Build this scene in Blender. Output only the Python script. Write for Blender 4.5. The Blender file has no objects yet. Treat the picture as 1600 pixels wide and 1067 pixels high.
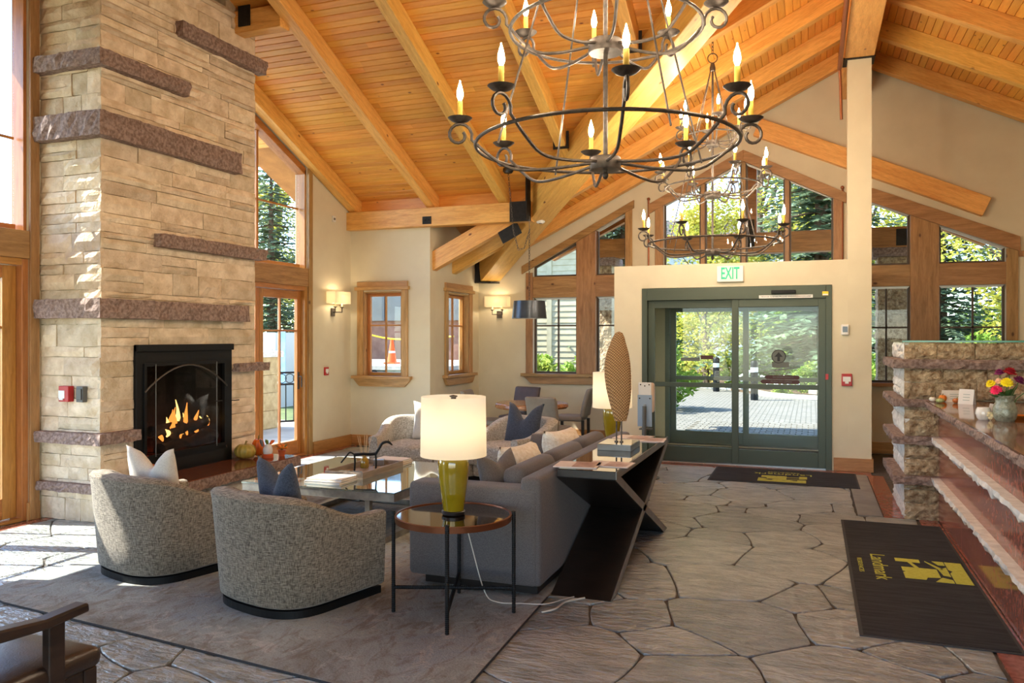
import bpy, bmesh, math, random
from mathutils import Vector, Matrix
from mathutils.geometry import tessellate_polygon
R = random.Random(7)
S = bpy.context.scene
COL = S.collection
PI = math.pi
# ---------------------------------------------------------------- camera, sky, sun, exposure
cd = bpy.data.cameras.new('camera'); cam = bpy.data.objects.new('camera', cd); COL.objects.link(cam)
cam.location = (0, 0, 1.65); cam.rotation_euler = (PI/2, 0, math.radians(20.5))
cd.sensor_width = 36; cd.lens = 36*1250/1600; cd.shift_y = -7.5/1600; cd.clip_end = 500
S.camera = cam
w = bpy.data.worlds.new('world'); S.world = w; w.use_nodes = True
nt = w.node_tree; bg = nt.nodes['Background']
sky = nt.nodes.new('ShaderNodeTexSky'); sky.sky_type = 'NISHITA'; sky.sun_disc = False
SUNDIR = Vector((1, .28, -1.124)).normalized()
sky.sun_elevation = math.radians(47.7); sky.sun_rotation = math.atan2(-SUNDIR.x, -SUNDIR.y)
sky.altitude = 2000; sky.dust_density = .6
nt.links.new(sky.outputs[0], bg.inputs[0]); bg.inputs[1].default_value = .75
sd = bpy.data.lights.new('sun', 'SUN'); sd.energy = 12.0; sd.angle = math.radians(.53); sd.color = (1, .95, .87)
so = bpy.data.objects.new('sun', sd); COL.objects.link(so); so.location = (-20, -4, 25)
so.rotation_euler = SUNDIR.to_track_quat('-Z', 'Y').to_euler()
BULB = 330.0          # emission of one chandelier bulb
LAMP = 1.7           # watts in a table lamp
S.view_settings.view_transform = 'Standard'; S.view_settings.look = 'None'
S.view_settings.exposure = 0.58; S.view_settings.gamma = 1.0; S.view_settings.use_curve_mapping = False
cy = S.cycles
cy.max_bounces = 9; cy.diffuse_bounces = 5; cy.glossy_bounces = 4; cy.transmission_bounces = 6; cy.transparent_max_bounces = 14
cy.sample_clamp_indirect = 6.0; cy.caustics_reflective = False; cy.caustics_refractive = False
cy.use_denoising = True

# ---------------------------------------------------------------- mesh helpers
class MB:
    def __init__(s): s.v = []; s.f = []
    def add(s, vs, fs):
        b = len(s.v); s.v += [tuple(q) for q in vs]; s.f += [tuple(b+i for i in f) for f in fs]; return s
    def hexa(s, p):
        return s.add(p, [(0,3,2,1),(4,5,6,7),(0,1,5,4),(1,2,6,5),(2,3,7,6),(3,0,4,7)])
    def box(s, x0, x1, y0, y1, z0, z1):
        return s.hexa([(x0,y0,z0),(x1,y0,z0),(x1,y1,z0),(x0,y1,z0),(x0,y0,z1),(x1,y0,z1),(x1,y1,z1),(x0,y1,z1)])
    def prism(s, poly, ax, c0, c1):
        n = len(poly)
        def P(a, b, c): return (c,a,b) if ax == 'x' else (a,c,b) if ax == 'y' else (a,b,c)
        vs = [P(a,b,c0) for a,b in poly]+[P(a,b,c1) for a,b in poly]
        fs = [tuple(range(n)), tuple(range(2*n-1, n-1, -1))]+[(i, i+n, (i+1)%n+n, (i+1)%n) for i in range(n)]
        return s.add(vs, fs)
    def holed(s, outer, holes, ax, c0, c1):
        loops = [outer]+holes
        def P(a, b, c): return (c,a,b) if ax == 'x' else (a,c,b) if ax == 'y' else (a,b,c)
        tri = tessellate_polygon([[Vector((a,b,0)) for a,b in l] for l in loops])
        flat = [q for l in loops for q in l]; n = len(flat)
        s.add([P(a,b,c0) for a,b in flat]+[P(a,b,c1) for a,b in flat], [])
        base = len(s.v)-2*n; o = 0
        s.f += [tuple(base+i for i in t) for t in tri]+[tuple(base+n+i for i in reversed(t)) for t in tri]
        for l in loops:
            m = len(l)
            for i in range(m):
                a, b = o+i, o+(i+1)%m
                s.f.append((base+a, base+b, base+n+b, base+n+a))
            o += m
        return s
    def tube(s, pts, r, n=8, closed=False):
        pts = [Vector(p) for p in pts]; m = len(pts)
        rr = r if isinstance(r, (list, tuple)) else [r]*m
        vs = []; up = None
        for i, p in enumerate(pts):
            a = pts[(i-1)%m] if (i > 0 or closed) else p
            b = pts[(i+1)%m] if (i < m-1 or closed) else p
            t = (b-a).normalized()
            if up is None:
                up = Vector((0,0,1)) if abs(t.z) < .9 else Vector((1,0,0))
            u = t.cross(up)
            if u.length < 1e-6: u = t.orthogonal()
            u.normalize(); w_ = u.cross(t).normalized(); up = w_
            for k in range(n):
                g = 2*PI*k/n
                vs.append(p+(u*math.cos(g)+w_*math.sin(g))*rr[i])
        fs = []
        for i in range(m if closed else m-1):
            j = (i+1)%m
            for k in range(n):
                fs.append((i*n+k, i*n+(k+1)%n, j*n+(k+1)%n, j*n+k))
        if not closed: fs += [tuple(range(n-1,-1,-1)), tuple(range((m-1)*n, m*n))]
        return s.add(vs, fs)
    def lathe(s, prof, n=24, c=(0,0,0), caps=True, loop=False):
        if loop: prof = list(prof)+[prof[0]]; caps = False
        m = len(prof)
        vs = [(c[0]+r*math.cos(2*PI*k/n), c[1]+r*math.sin(2*PI*k/n), c[2]+z) for r, z in prof for k in range(n)]
        fs = [(i*n+k, i*n+(k+1)%n, (i+1)*n+(k+1)%n, (i+1)*n+k) for i in range(m-1) for k in range(n)]
        if caps: fs += [tuple(range(n-1,-1,-1)), tuple(range((m-1)*n, m*n))]
        return s.add(vs, fs)
    def ball(s, c, r, nu=14, nv=9):
        if not isinstance(r, (tuple, list)): r = (r, r, r)
        vs = [(c[0], c[1], c[2]-r[2])]
        for j in range(1, nv):
            a = -PI/2+PI*j/nv
            for k in range(nu):
                g = 2*PI*k/nu
                vs.append((c[0]+r[0]*math.cos(a)*math.cos(g), c[1]+r[1]*math.cos(a)*math.sin(g), c[2]+r[2]*math.sin(a)))
        vs.append((c[0], c[1], c[2]+r[2])); t = len(vs)-1
        fs = [(0, 1+(k+1)%nu, 1+k) for k in range(nu)]
        for j in range(nv-2):
            for k in range(nu):
                fs.append((1+j*nu+k, 1+j*nu+(k+1)%nu, 1+(j+1)*nu+(k+1)%nu, 1+(j+1)*nu+k))
        fs += [(1+(nv-2)*nu+k, 1+(nv-2)*nu+(k+1)%nu, t) for k in range(nu)]
        return s.add(vs, fs)
    def rbox(s, x0, x1, y0, y1, z0, z1, r, puff=0, n=4, m=6):
        """soft cushion block: rounded box with a puffed top, as a warped sphere grid"""
        cx, cy_, cz = (x0+x1)/2, (y0+y1)/2, (z0+z1)/2; hx, hy, hz = (x1-x0)/2, (y1-y0)/2, (z1-z0)/2
        b = len(s.v); idx = {}
        def put(a, c, d):
            k = (round(a,4), round(c,4), round(d,4))
            if k not in idx:
                p = Vector((a*hx, c*hy, d*hz))
                q = Vector((max(-hx+r, min(hx-r, p.x)), max(-hy+r, min(hy-r, p.y)), max(-hz+min(r,hz), min(hz-min(r,hz), p.z))))
                dd = p-q
                if dd.length > 1e-6: dd = dd.normalized()*min(r, max(abs(dd.x), abs(dd.y), abs(dd.z)))
                p = q+dd
                if d > 0: p.z += puff*(1-a*a)*(1-c*c)
                idx[k] = len(s.v); s.v.append((cx+p.x, cy_+p.y, cz+p.z))
            return idx[k]
        def ticks(h):
            e = min(.98, max(.05, 1-r/h)); mid = [-e+2*e*i/m for i in range(m+1)]
            return [-1, -1+(1-e)*.35]+mid+[1-(1-e)*.35, 1]
        tx, ty, tz = ticks(hx), ticks(hy), ticks(hz)
        def face(A, B, fn):
            for i in range(len(A)-1):
                for j in range(len(B)-1):
                    q = [fn(A[i],B[j]), fn(A[i+1],B[j]), fn(A[i+1],B[j+1]), fn(A[i],B[j+1])]
                    q = [put(*t) for t in q]
                    if len(set(q)) >= 3: s.f.append(tuple(dict.fromkeys(q)))
        for sg in (-1, 1):
            face(tx, ty, lambda a, c: (a, c, sg)); face(tx, tz, lambda a, c: (a, sg, c)); face(ty, tz, lambda a, c: (sg, a, c))
        return s
    def xf(s, M_, start=0):
        s.v[start:] = [tuple(M_ @ Vector(p)) for p in s.v[start:]]; return s

WL = {}
def mesh_of(mb, name, smooth=False, fix=True):
    me = bpy.data.meshes.new(name); me.from_pydata(mb.v, [], mb.f)
    if fix:
        bm = bmesh.new(); bm.from_mesh(me); bmesh.ops.recalc_face_normals(bm, faces=bm.faces); bm.to_mesh(me); bm.free()
    if smooth:
        me.polygons.foreach_set('use_smooth', [True]*len(me.polygons))
        if smooth != 'all':
            try: me.set_sharp_from_angle(angle=math.radians(smooth if smooth is not True else 40))
            except Exception: pass
    return me
def obj(name, me, mat=None, parent=None, M_=None, world=True):
    o = bpy.data.objects.new(name, me); COL.objects.link(o)
    if mat is not None and me is not None and len(me.materials) == 0: me.materials.append(mat)
    Mx = M_ if M_ is not None else Matrix()
    if parent is not None:
        o.parent = parent
        if world: Mx = WL.get(parent.name, Matrix()).inverted() @ Mx
    o.matrix_basis = Mx
    WL[o.name] = (WL.get(parent.name, Matrix()) @ Mx) if parent is not None else Mx
    return o
def part(name, mb, mat, parent=None, smooth=False, bevel=0, M_=None, world=True, fix=True, seg=2):
    o = obj(name, mesh_of(mb, name, smooth, fix), mat, parent, M_, world)
    if bevel:
        b = o.modifiers.new('bevel', 'BEVEL'); b.width = bevel; b.segments = seg; b.limit_method = 'ANGLE'; b.angle_limit = math.radians(40)
    return o
def thing(name, label, cat, loc=(0,0,0), rz=0, group=None):
    o = bpy.data.objects.new(name, None); COL.objects.link(o); o.empty_display_size = .1
    o.matrix_basis = Matrix.Translation(loc) @ Matrix.Rotation(rz, 4, 'Z'); WL[o.name] = o.matrix_basis.copy()
    o['label'] = label; o['category'] = cat
    if group: o['group'] = group
    return o
def tag(o, label, cat, group=None):
    o['label'] = label; o['category'] = cat
    if group: o['group'] = group
    return o
def struct(o): o['kind'] = 'structure'; return o
def sroot(name, loc=(0,0,0)):
    o = bpy.data.objects.new(name, None); COL.objects.link(o); o.location = loc; o.empty_display_size = .1
    WL[o.name] = Matrix.Translation(loc); o['kind'] = 'structure'; return o
def dup(root, loc, rz=0, label=None, group=None):
    r = root.copy(); COL.objects.link(r); r.matrix_basis = Matrix.Translation(loc) @ Matrix.Rotation(rz, 4, 'Z')
    if label: r['label'] = label
    if group: r['group'] = group
    def rec(a, b):
        for ch in [c for c in bpy.data.objects if c.parent == a]:
            c = ch.copy(); COL.objects.link(c); c.parent = b; rec(ch, c)
    rec(root, r)
    return r
def span(o, a, b): pass
def beam_mb(L, w_, h, ends=(0,0)):
    return MB().box(-L/2, L/2, -w_/2, w_/2, -h/2, h/2)
def beam(name, p0, p1, w_, h, mat, parent=None, bevel=.006, drop=0, mesh=None):
    """timber from p0 to p1 (top centre line when drop = h/2 below); grain along its local X"""
    p0, p1 = Vector(p0), Vector(p1); x = (p1-p0); L = x.length; x.normalize()
    z = Vector((0,0,1)) if abs(x.z) < .99 else Vector((0,1,0))
    y = z.cross(x).normalized(); z = x.cross(y)
    c = (p0+p1)/2
    M_ = Matrix(((x.x,y.x,z.x,c.x),(x.y,y.y,z.y,c.y),(x.z,y.z,z.z,c.z),(0,0,0,1)))
    M_ = M_ @ Matrix.Translation((0,0,-drop))
    return part(name, beam_mb(L, w_, h), mat, parent, bevel=bevel, M_=M_)

# ---------------------------------------------------------------- materials
def srgb(r, g, b):
    f = lambda c: (c/255/12.92) if c <= 10 else ((c/255+.055)/1.055)**2.4
    return (f(r), f(g), f(b), 1)
def new_mat(name):
    m = bpy.data.materials.new(name); m.use_nodes = True; t = m.node_tree
    return m, t, t.nodes['Principled BSDF']
def coords(t, stretch=(1,1,1), rnd=True):
    tc = t.nodes.new('ShaderNodeTexCoord'); mp = t.nodes.new('ShaderNodeMapping'); mp.inputs['Scale'].default_value = stretch
    if rnd:
        oi = t.nodes.new('ShaderNodeObjectInfo'); ml = t.nodes.new('ShaderNodeMath'); ml.operation = 'MULTIPLY'; ml.inputs[1].default_value = 37
        t.links.new(oi.outputs['Random'], ml.inputs[0])
        ad = t.nodes.new('ShaderNodeVectorMath'); ad.operation = 'ADD'
        t.links.new(tc.outputs['Object'], ad.inputs[0]); t.links.new(ml.outputs[0], ad.inputs[1]); t.links.new(ad.outputs[0], mp.inputs[0])
        return mp, oi
    t.links.new(tc.outputs['Object'], mp.inputs[0]); return mp, None
def noise(t, vec, scale, detail=4, rough=.55, dist=0):
    n = t.nodes.new('ShaderNodeTexNoise'); n.inputs['Scale'].default_value = scale; n.inputs['Detail'].default_value = detail
    n.inputs['Roughness'].default_value = rough; n.inputs['Distortion'].default_value = dist
    t.links.new(vec.outputs[0], n.inputs['Vector']); return n
def ramp(t, fac, stops):
    r = t.nodes.new('ShaderNodeValToRGB'); e = r.color_ramp.elements
    while len(e) < len(stops): e.new(.5)
    for i, (p, c) in enumerate(stops): e[i].position = p; e[i].color = c
    t.links.new(fac, r.inputs[0]); return r
def mixc(t, a, b, fac, mode='MIX'):
    m = t.nodes.new('ShaderNodeMix'); m.data_type = 'RGBA'; m.blend_type = mode
    for s_, v in ((m.inputs[6], a), (m.inputs[7], b), (m.inputs[0], fac)):
        if hasattr(v, 'is_linked'): t.links.new(v, s_)
        else: s_.default_value = v
    return m.outputs[2]
def bump(t, b, h, strength, dist=.01):
    n = t.nodes.new('ShaderNodeBump'); n.inputs['Strength'].default_value = strength; n.inputs['Distance'].default_value = dist
    t.links.new(h, n.inputs['Height']); t.links.new(n.outputs[0], b.inputs['Normal']); return n
def vary(t, col, oi, amt, hue=0):
    """per-piece lightness (and slight hue) variation"""
    h = t.nodes.new('ShaderNodeHueSaturation'); mr = t.nodes.new('ShaderNodeMapRange')
    mr.inputs['To Min'].default_value = 1-amt; mr.inputs['To Max'].default_value = 1+amt
    t.links.new(oi.outputs['Random'], mr.inputs[0]); t.links.new(mr.outputs[0], h.inputs['Value']); t.links.new(col, h.inputs['Color'])
    if hue:
        m2 = t.nodes.new('ShaderNodeMath'); m2.operation = 'MULTIPLY'; m2.inputs[1].default_value = 7.31
        m3 = t.nodes.new('ShaderNodeMath'); m3.operation = 'FRACT'; m4 = t.nodes.new('ShaderNodeMapRange')
        m4.inputs['To Min'].default_value = .5-hue; m4.inputs['To Max'].default_value = .5+hue
        t.links.new(oi.outputs['Random'], m2.inputs[0]); t.links.new(m2.outputs[0], m3.inputs[0]); t.links.new(m3.outputs[0], m4.inputs[0]); t.links.new(m4.outputs[0], h.inputs['Hue'])
    return h.outputs[0]
def mat(name, c1, c2=None, rough=.5, metal=0, ns=6, bs=None, bst=.3, var=0, hue=0, spec=None, coat=0, stretch=(1,1,1), detail=4, lo=.35, hi=.65, bd=.01):
    m, t, b = new_mat(name)
    b.inputs['Roughness'].default_value = rough; b.inputs['Metallic'].default_value = metal
    if spec is not None: b.inputs['Specular IOR Level'].default_value = spec
    if coat: b.inputs['Coat Weight'].default_value = coat; b.inputs['Coat Roughness'].default_value = .03
    c1 = srgb(*c1); c2 = srgb(*c2) if c2 else None
    if c2 is None and not bs and not var: b.inputs['Base Color'].default_value = c1; return m
    mp, oi = coords(t, stretch)
    if c2 is not None:
        n = noise(t, mp, ns, detail); r = ramp(t, n.outputs[0], [(lo, c1), (hi, c2)]); col = r.outputs[0]
    else:
        rg = t.nodes.new('ShaderNodeRGB'); rg.outputs[0].default_value = c1; col = rg.outputs[0]
    if var: col = vary(t, col, oi, var, hue)
    t.links.new(col, b.inputs['Base Color'])
    if bs: n2 = noise(t, mp, bs, 3); bump(t, b, n2.outputs[0], bst, bd)
    return m
def wood(name, dark, light, rough=.45, axis='x', var=.12, knots=True, knotc=(110,55,20), hue=.01, lo=.3, hi=.62, ks=3.6, kw=.075, fine=.86):
    m, t, b = new_mat(name); b.inputs['Roughness'].default_value = rough
    st = {'x': (1,9,9), 'y': (9,1,9), 'z': (9,9,1)}[axis]
    mp, oi = coords(t, st)
    n = noise(t, mp, 2.2, 5, .6, .6); n2 = noise(t, mp, 14, 2)
    r = ramp(t, n.outputs[0], [(lo, srgb(*dark)), (hi, srgb(*light))]); r2 = ramp(t, n2.outputs[0], [(.35, (fine,fine,fine,1)), (.6, (1,1,1,1))])
    col = mixc(t, r.outputs[0], r2.outputs[0], 1.0, 'MULTIPLY')
    if knots:
        st2 = {'x': (.55,1,1), 'y': (1,.55,1), 'z': (1,1,.55)}[axis]
        mp2, _ = coords(t, st2)
        v = t.nodes.new('ShaderNodeTexVoronoi'); v.inputs['Scale'].default_value = ks; t.links.new(mp2.outputs[0], v.inputs['Vector'])
        rk = ramp(t, v.outputs['Distance'], [(kw*.45, (1,1,1,1)), (kw, (0,0,0,1))])
        col = mixc(t, col, srgb(*knotc), rk.outputs[0])
    if var: col = vary(t, col, oi, var, hue)
    t.links.new(col, b.inputs['Base Color'])
    bump(t, b, n2.outputs[0], .12, .004)
    return m
def glass(name, tint=(.97,.985,.975), refl=1.0, rough=0):
    m, t, b = new_mat(name); t.nodes.remove(b)
    tr = t.nodes.new('ShaderNodeBsdfTransparent'); tr.inputs[0].default_value = (*tint, 1)
    gl = t.nodes.new('ShaderNodeBsdfGlossy'); gl.inputs['Roughness'].default_value = rough
    fr = t.nodes.new('ShaderNodeLayerWeight'); fr.inputs['Blend'].default_value = .5
    pw = t.nodes.new('ShaderNodeMath'); pw.operation = 'POWER'; pw.inputs[1].default_value = 4.5; t.links.new(fr.outputs['Facing'], pw.inputs[0])
    ml = t.nodes.new('ShaderNodeMath'); ml.operation = 'MULTIPLY_ADD'; ml.inputs[1].default_value = .6*refl; ml.inputs[2].default_value = .016*refl
    mx = t.nodes.new('ShaderNodeMixShader'); t.links.new(pw.outputs[0], ml.inputs[0]); t.links.new(ml.outputs[0], mx.inputs[0])
    t.links.new(tr.outputs[0], mx.inputs[1]); t.links.new(gl.outputs[0], mx.inputs[2])
    t.links.new(mx.outputs[0], t.nodes['Material Output'].inputs[0]); return m
def emit(name, c, strength, c2=None):
    m, t, b = new_mat(name); t.nodes.remove(b); e = t.nodes.new('ShaderNodeEmission')
    e.inputs[0].default_value = (*c, 1); e.inputs[1].default_value = strength
    t.links.new(e.outputs[0], t.nodes['Material Output'].inputs[0]); return m
def shade(name, c, tw=.55):
    m, t, b = new_mat(name); t.nodes.remove(b)
    d = t.nodes.new('ShaderNodeBsdfDiffuse'); d.inputs[0].default_value = srgb(*c)
    q = t.nodes.new('ShaderNodeBsdfTranslucent'); q.inputs[0].default_value = srgb(*c)
    mx = t.nodes.new('ShaderNodeMixShader'); mx.inputs[0].default_value = tw
    t.links.new(d.outputs[0], mx.inputs[1]); t.links.new(q.outputs[0], mx.inputs[2]); t.links.new(mx.outputs[0], t.nodes['Material Output'].inputs[0]); return m
def weave(name, dark, light, sx=260, sz=26, rough=.95, bst=.35, extra=None):
    """cloth of crossing slubs: two stretched noises, one per thread direction"""
    m, t, b = new_mat(name); b.inputs['Roughness'].default_value = rough; b.inputs['Specular IOR Level'].default_value = .15
    b.inputs['Sheen Weight'].default_value = .15
    m1, _ = coords(t, (sx, sx, sz), False); m2, _ = coords(t, (sz, sz, sx), False)
    a = noise(t, m1, 1, 2); c = noise(t, m2, 1, 2)
    ad = t.nodes.new('ShaderNodeMath'); ad.operation = 'ADD'; t.links.new(a.outputs[0], ad.inputs[0]); t.links.new(c.outputs[0], ad.inputs[1])
    hf = t.nodes.new('ShaderNodeMath'); hf.operation = 'MULTIPLY'; hf.inputs[1].default_value = .5; t.links.new(ad.outputs[0], hf.inputs[0])
    r = ramp(t, hf.outputs[0], [(.4, srgb(*dark)), (.6, srgb(*light))]); t.links.new(r.outputs[0], b.inputs['Base Color'])
    bump(t, b, hf.outputs[0], bst, .003); return m

m_wall = mat('cream_paint', (208,198,172), (213,204,178), rough=.85, ns=3, bs=180, bst=.05)
m_beam = wood('fir_beam', (214,154,74), (238,186,102), rough=.42, var=.06)
m_plank = wood('fir_plank', (218,146,58), (240,178,86), rough=.38, var=.12, hue=.008, lo=.2, hi=.7, ks=5.5, kw=.085, fine=.95, knotc=(130,70,30))
m_trim = {a: wood('alder_trim_'+a, (138,100,56), (176,134,84), axis=a, var=.06, knotc=(84,48,22)) for a in 'xyz'}
m_trimL = {a: wood('pale_alder_trim_'+a, (158,118,68), (196,154,100), axis=a, var=.06, knotc=(104,64,32)) for a in 'xyz'}
m_door = {a: wood('stained_door_'+a, (160,102,46), (192,130,68), rough=.35, axis=a, var=.06, knots=False) for a in 'xyz'}
m_base = {a: wood('baseboard_'+a, (156,110,58), (188,138,80), axis=a, var=.04) for a in 'xyz'}
m_stone = mat('tan_stone', (200,179,148), (230,213,187), rough=.92, ns=7, bs=22, bst=.9, var=.16, hue=.005, bd=.02, detail=8)
m_mortar = mat('mortar', (186,170,138), (204,190,160), rough=.95, ns=20, bs=60, bst=.4)
m_ledge = mat('rough_granite', (116,94,84), (158,136,126), rough=.85, ns=34, bs=38, bst=.7, var=.05, bd=.012, detail=5, lo=.38, hi=.62)
m_hearth = mat('polished_granite', (98,54,36), (128,78,56), rough=.09, ns=60, detail=5, var=.03)
m_redgran = mat('red_granite', (132,76,62), (170,108,92), rough=.12, ns=24, detail=6, var=.06)
m_counter = mat('counter_granite', (98,60,42), (138,92,66), rough=.06, ns=50, detail=6)
m_cream_stone = mat('pale_rough_stone', (206,203,196), (232,230,224), rough=.92, ns=14, bs=30, bst=.8, var=.05, bd=.012)
m_pier = mat('pier_stone', (142,114,84), (206,184,150), rough=.92, ns=18, bs=24, bst=1.0, var=.12, bd=.05, detail=6)
m_flag = mat('flagstone', (138,144,142), (180,183,177), rough=.30, ns=5, bs=11, bst=.85, var=.2, hue=.01, bd=.045, detail=8, stretch=(1,2.4,1))
m_grout = mat('grout', (76,72,66), (96,90,82), rough=.9, ns=30, bs=80, bst=.4)
m_glass = glass('window_glass'); m_dglass = glass('door_glass', (.95,.975,.96), 1.0); m_gedge = mat('glass_edge', (70,150,130), rough=.15)
m_bronze = mat('dark_bronze', (78,70,64), (102,93,85), rough=.45, metal=.6, ns=30, bs=60, bst=.1)
m_black = mat('black_metal', (26,27,28), rough=.5, metal=.6)
m_blackwood = mat('espresso_wood', (24,19,17), (38,30,26), rough=.35, ns=6, stretch=(1,1,8))
m_green = mat('olive_door_metal', (66,74,62), rough=.4, metal=.35)
m_green2 = mat('grey_door_metal', (112,122,114), rough=.4, metal=.35)
m_steel = mat('brushed_steel', (150,150,148), rough=.28, metal=.9)
m_chrome = mat('polished_steel', (190,192,192), rough=.12, metal=1)
m_white = mat('white_plastic', (228,228,224), rough=.45)
m_red = mat('red_plastic', (176,30,34), rough=.4)
m_grey = mat('grey_plastic', (92,92,90), rough=.5)
m_copper = mat('copper_pipe', (150,92,62), rough=.4, metal=.6)
m_tweed = weave('tweed', (84,75,64), (158,147,130), 250, 30)
m_tweed2 = weave('pale_tweed', (132,126,118), (196,190,180), 190, 40)
m_sofa = weave('taupe_linen', (88,83,83), (108,103,102), 300, 120, bst=.15)
m_navy = weave('slate_cloth', (52,58,70), (78,84,98), 300, 60, bst=.2)
m_ivory = weave('ivory_cloth', (196,188,176), (216,209,198), 300, 120, bst=.15)
m_fluffy = mat('ivory_fleece', (224,210,188), (242,234,220), rough=1, ns=30, bs=70, bst=.9, spec=.1, bd=.02)
m_leather = mat('brown_leather', (46,34,28), (62,46,38), rough=.33, ns=8, bs=150, bst=.1)
m_taupe = mat('taupe_leather', (120,110,98), (132,122,110), rough=.55, ns=8, bs=140, bst=.1)
m_seatdark = mat('plum_leather', (66,54,54), (78,64,62), rough=.5, ns=8, bs=140, bst=.1)
m_shade = shade('linen_shade', (244,236,218), .5)
m_gold = mat('olive_glaze', (132,112,18), (156,132,26), rough=.08, ns=4, coat=.8)
m_bulb = emit('bulb_glow', (1, .81, .58), BULB); m_candle = mat('wax_sleeve', (206,170,62), (222,190,84), rough=.6, ns=20)
m_flame = emit('flame_glow', (1, .30, .05), 1.5); m_flame2 = emit('flame_core', (1, .58, .16), 2.6); m_ember = emit('ember_glow', (1, .12, .03), 2.2)
m_log = mat('charred_log', (34,24,20), (70,48,36), rough=.9, ns=12, bs=30, bst=.8)
m_soot = mat('firebrick', (34,31,29), (50,46,43), rough=.9, ns=10, bs=30, bst=.3)
m_paper = mat('paper', (226,222,214), rough=.7)
def wood_auto(d, mb):
    xs = list(zip(*mb.v)); e = [max(q)-min(q) for q in xs]
    return d['xyz'[e.index(max(e))]]
def wpart(name, mb, d, parent=None, bevel=.004, M_=None): return part(name, mb, wood_auto(d, mb), parent, bevel=bevel, M_=M_)
def text_mesh(body, size, name='lettering', bold=0, xs=1.0, font=None):
    c = bpy.data.curves.new(name, 'FONT'); c.body = body; c.size = size; c.align_x = 'CENTER'; c.align_y = 'CENTER'; c.extrude = .0012; c.offset = bold; c.resolution_u = 3
    o = bpy.data.objects.new(name, c); COL.objects.link(o)
    dg = bpy.context.evaluated_depsgraph_get(); me = bpy.data.meshes.new_from_object(o.evaluated_get(dg))
    bpy.data.objects.remove(o); bpy.data.curves.remove(c)
    if xs != 1.0:
        for v in me.vertices: v.co.x *= xs
    me.materials.clear(); me.name = name
    return me
def frame_mat(x, y, o):
    x = Vector(x).normalized(); y = Vector(y).normalized(); z = x.cross(y)
    return Matrix(((x.x,y.x,z.x,o[0]),(x.y,y.y,z.y,o[1]),(x.z,y.z,z.z,o[2]),(0,0,0,1)))
# ---------------------------------------------------------------- the setting
RX, ZR, MM = .55, 5.78, .5           # main ridge: x, plank height, slope
RY, ZW, MW = 6.38, 5.577, .433       # west wing ridge: y, plank height, slope
zmain = lambda x: ZR-MM*abs(x-RX)
zwest = lambda y: ZW-MW*abs(y-RY)
xval = lambda y: RX-(ZR-zwest(y))/MM  # valley
YN, XW, XB, YB = 10.6, -6.6, -5.25, 12.44
# floor ------------------------------------------------------------------
floor = struct(part('floor', MB().box(-7.0, 5.2, -2.6, 12.7, -.12, -.012), m_grout, None))
def clip(poly, px, py, nx, ny):
    out = []
    for i in range(len(poly)):
        a, b = poly[i], poly[(i+1)%len(poly)]
        da = (a[0]-px)*nx+(a[1]-py)*ny; db = (b[0]-px)*nx+(b[1]-py)*ny
        if da <= 0: out.append(a)
        if da*db < 0:
            k = da/(da-db); out.append((a[0]+(b[0]-a[0])*k, a[1]+(b[1]-a[1])*k))
    return out
rf = random.Random(21)
FX0, FX1, FY0, FY1 = -6.45, .90, 1.7, 10.42
seeds = []
for md, tries in ((.66, 300), (.50, 700), (.36, 2200), (.24, 1200)):
    for _ in range(tries):
        p = (rf.uniform(FX0-.6, FX1+.6), rf.uniform(FY0-.6, FY1+.6))
        if all((p[0]-q[0])**2+(p[1]-q[1])**2 > ((md+q[2])*.5)**2 for q in seeds): seeds.append((p[0], p[1], md))
stones = []
for p in seeds:
    poly = [(FX0,FY0),(FX1,FY0),(FX1,FY1),(FX0,FY1)]
    for q in sorted(seeds, key=lambda q: (q[0]-p[0])**2+(q[1]-p[1])**2)[1:26]:
        dx, dy = q[0]-p[0], q[1]-p[1]; d2 = dx*dx+dy*dy; k = .5+(p[2]**2-q[2]**2)*.16/d2; k = max(.15, min(.85, k))
        poly = clip(poly, p[0]+dx*k, p[1]+dy*k, dx, dy)
        if len(poly) < 3: break
    if len(poly) < 3: continue
    for pc in (clip(poly, 0, 8.05, 0, 1), clip(clip(poly, 0, 8.05, 0, -1), .40, 0, 1, 0) if len(poly) > 2 else []):
        if len(pc) >= 3: stones.append(pc)
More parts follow.
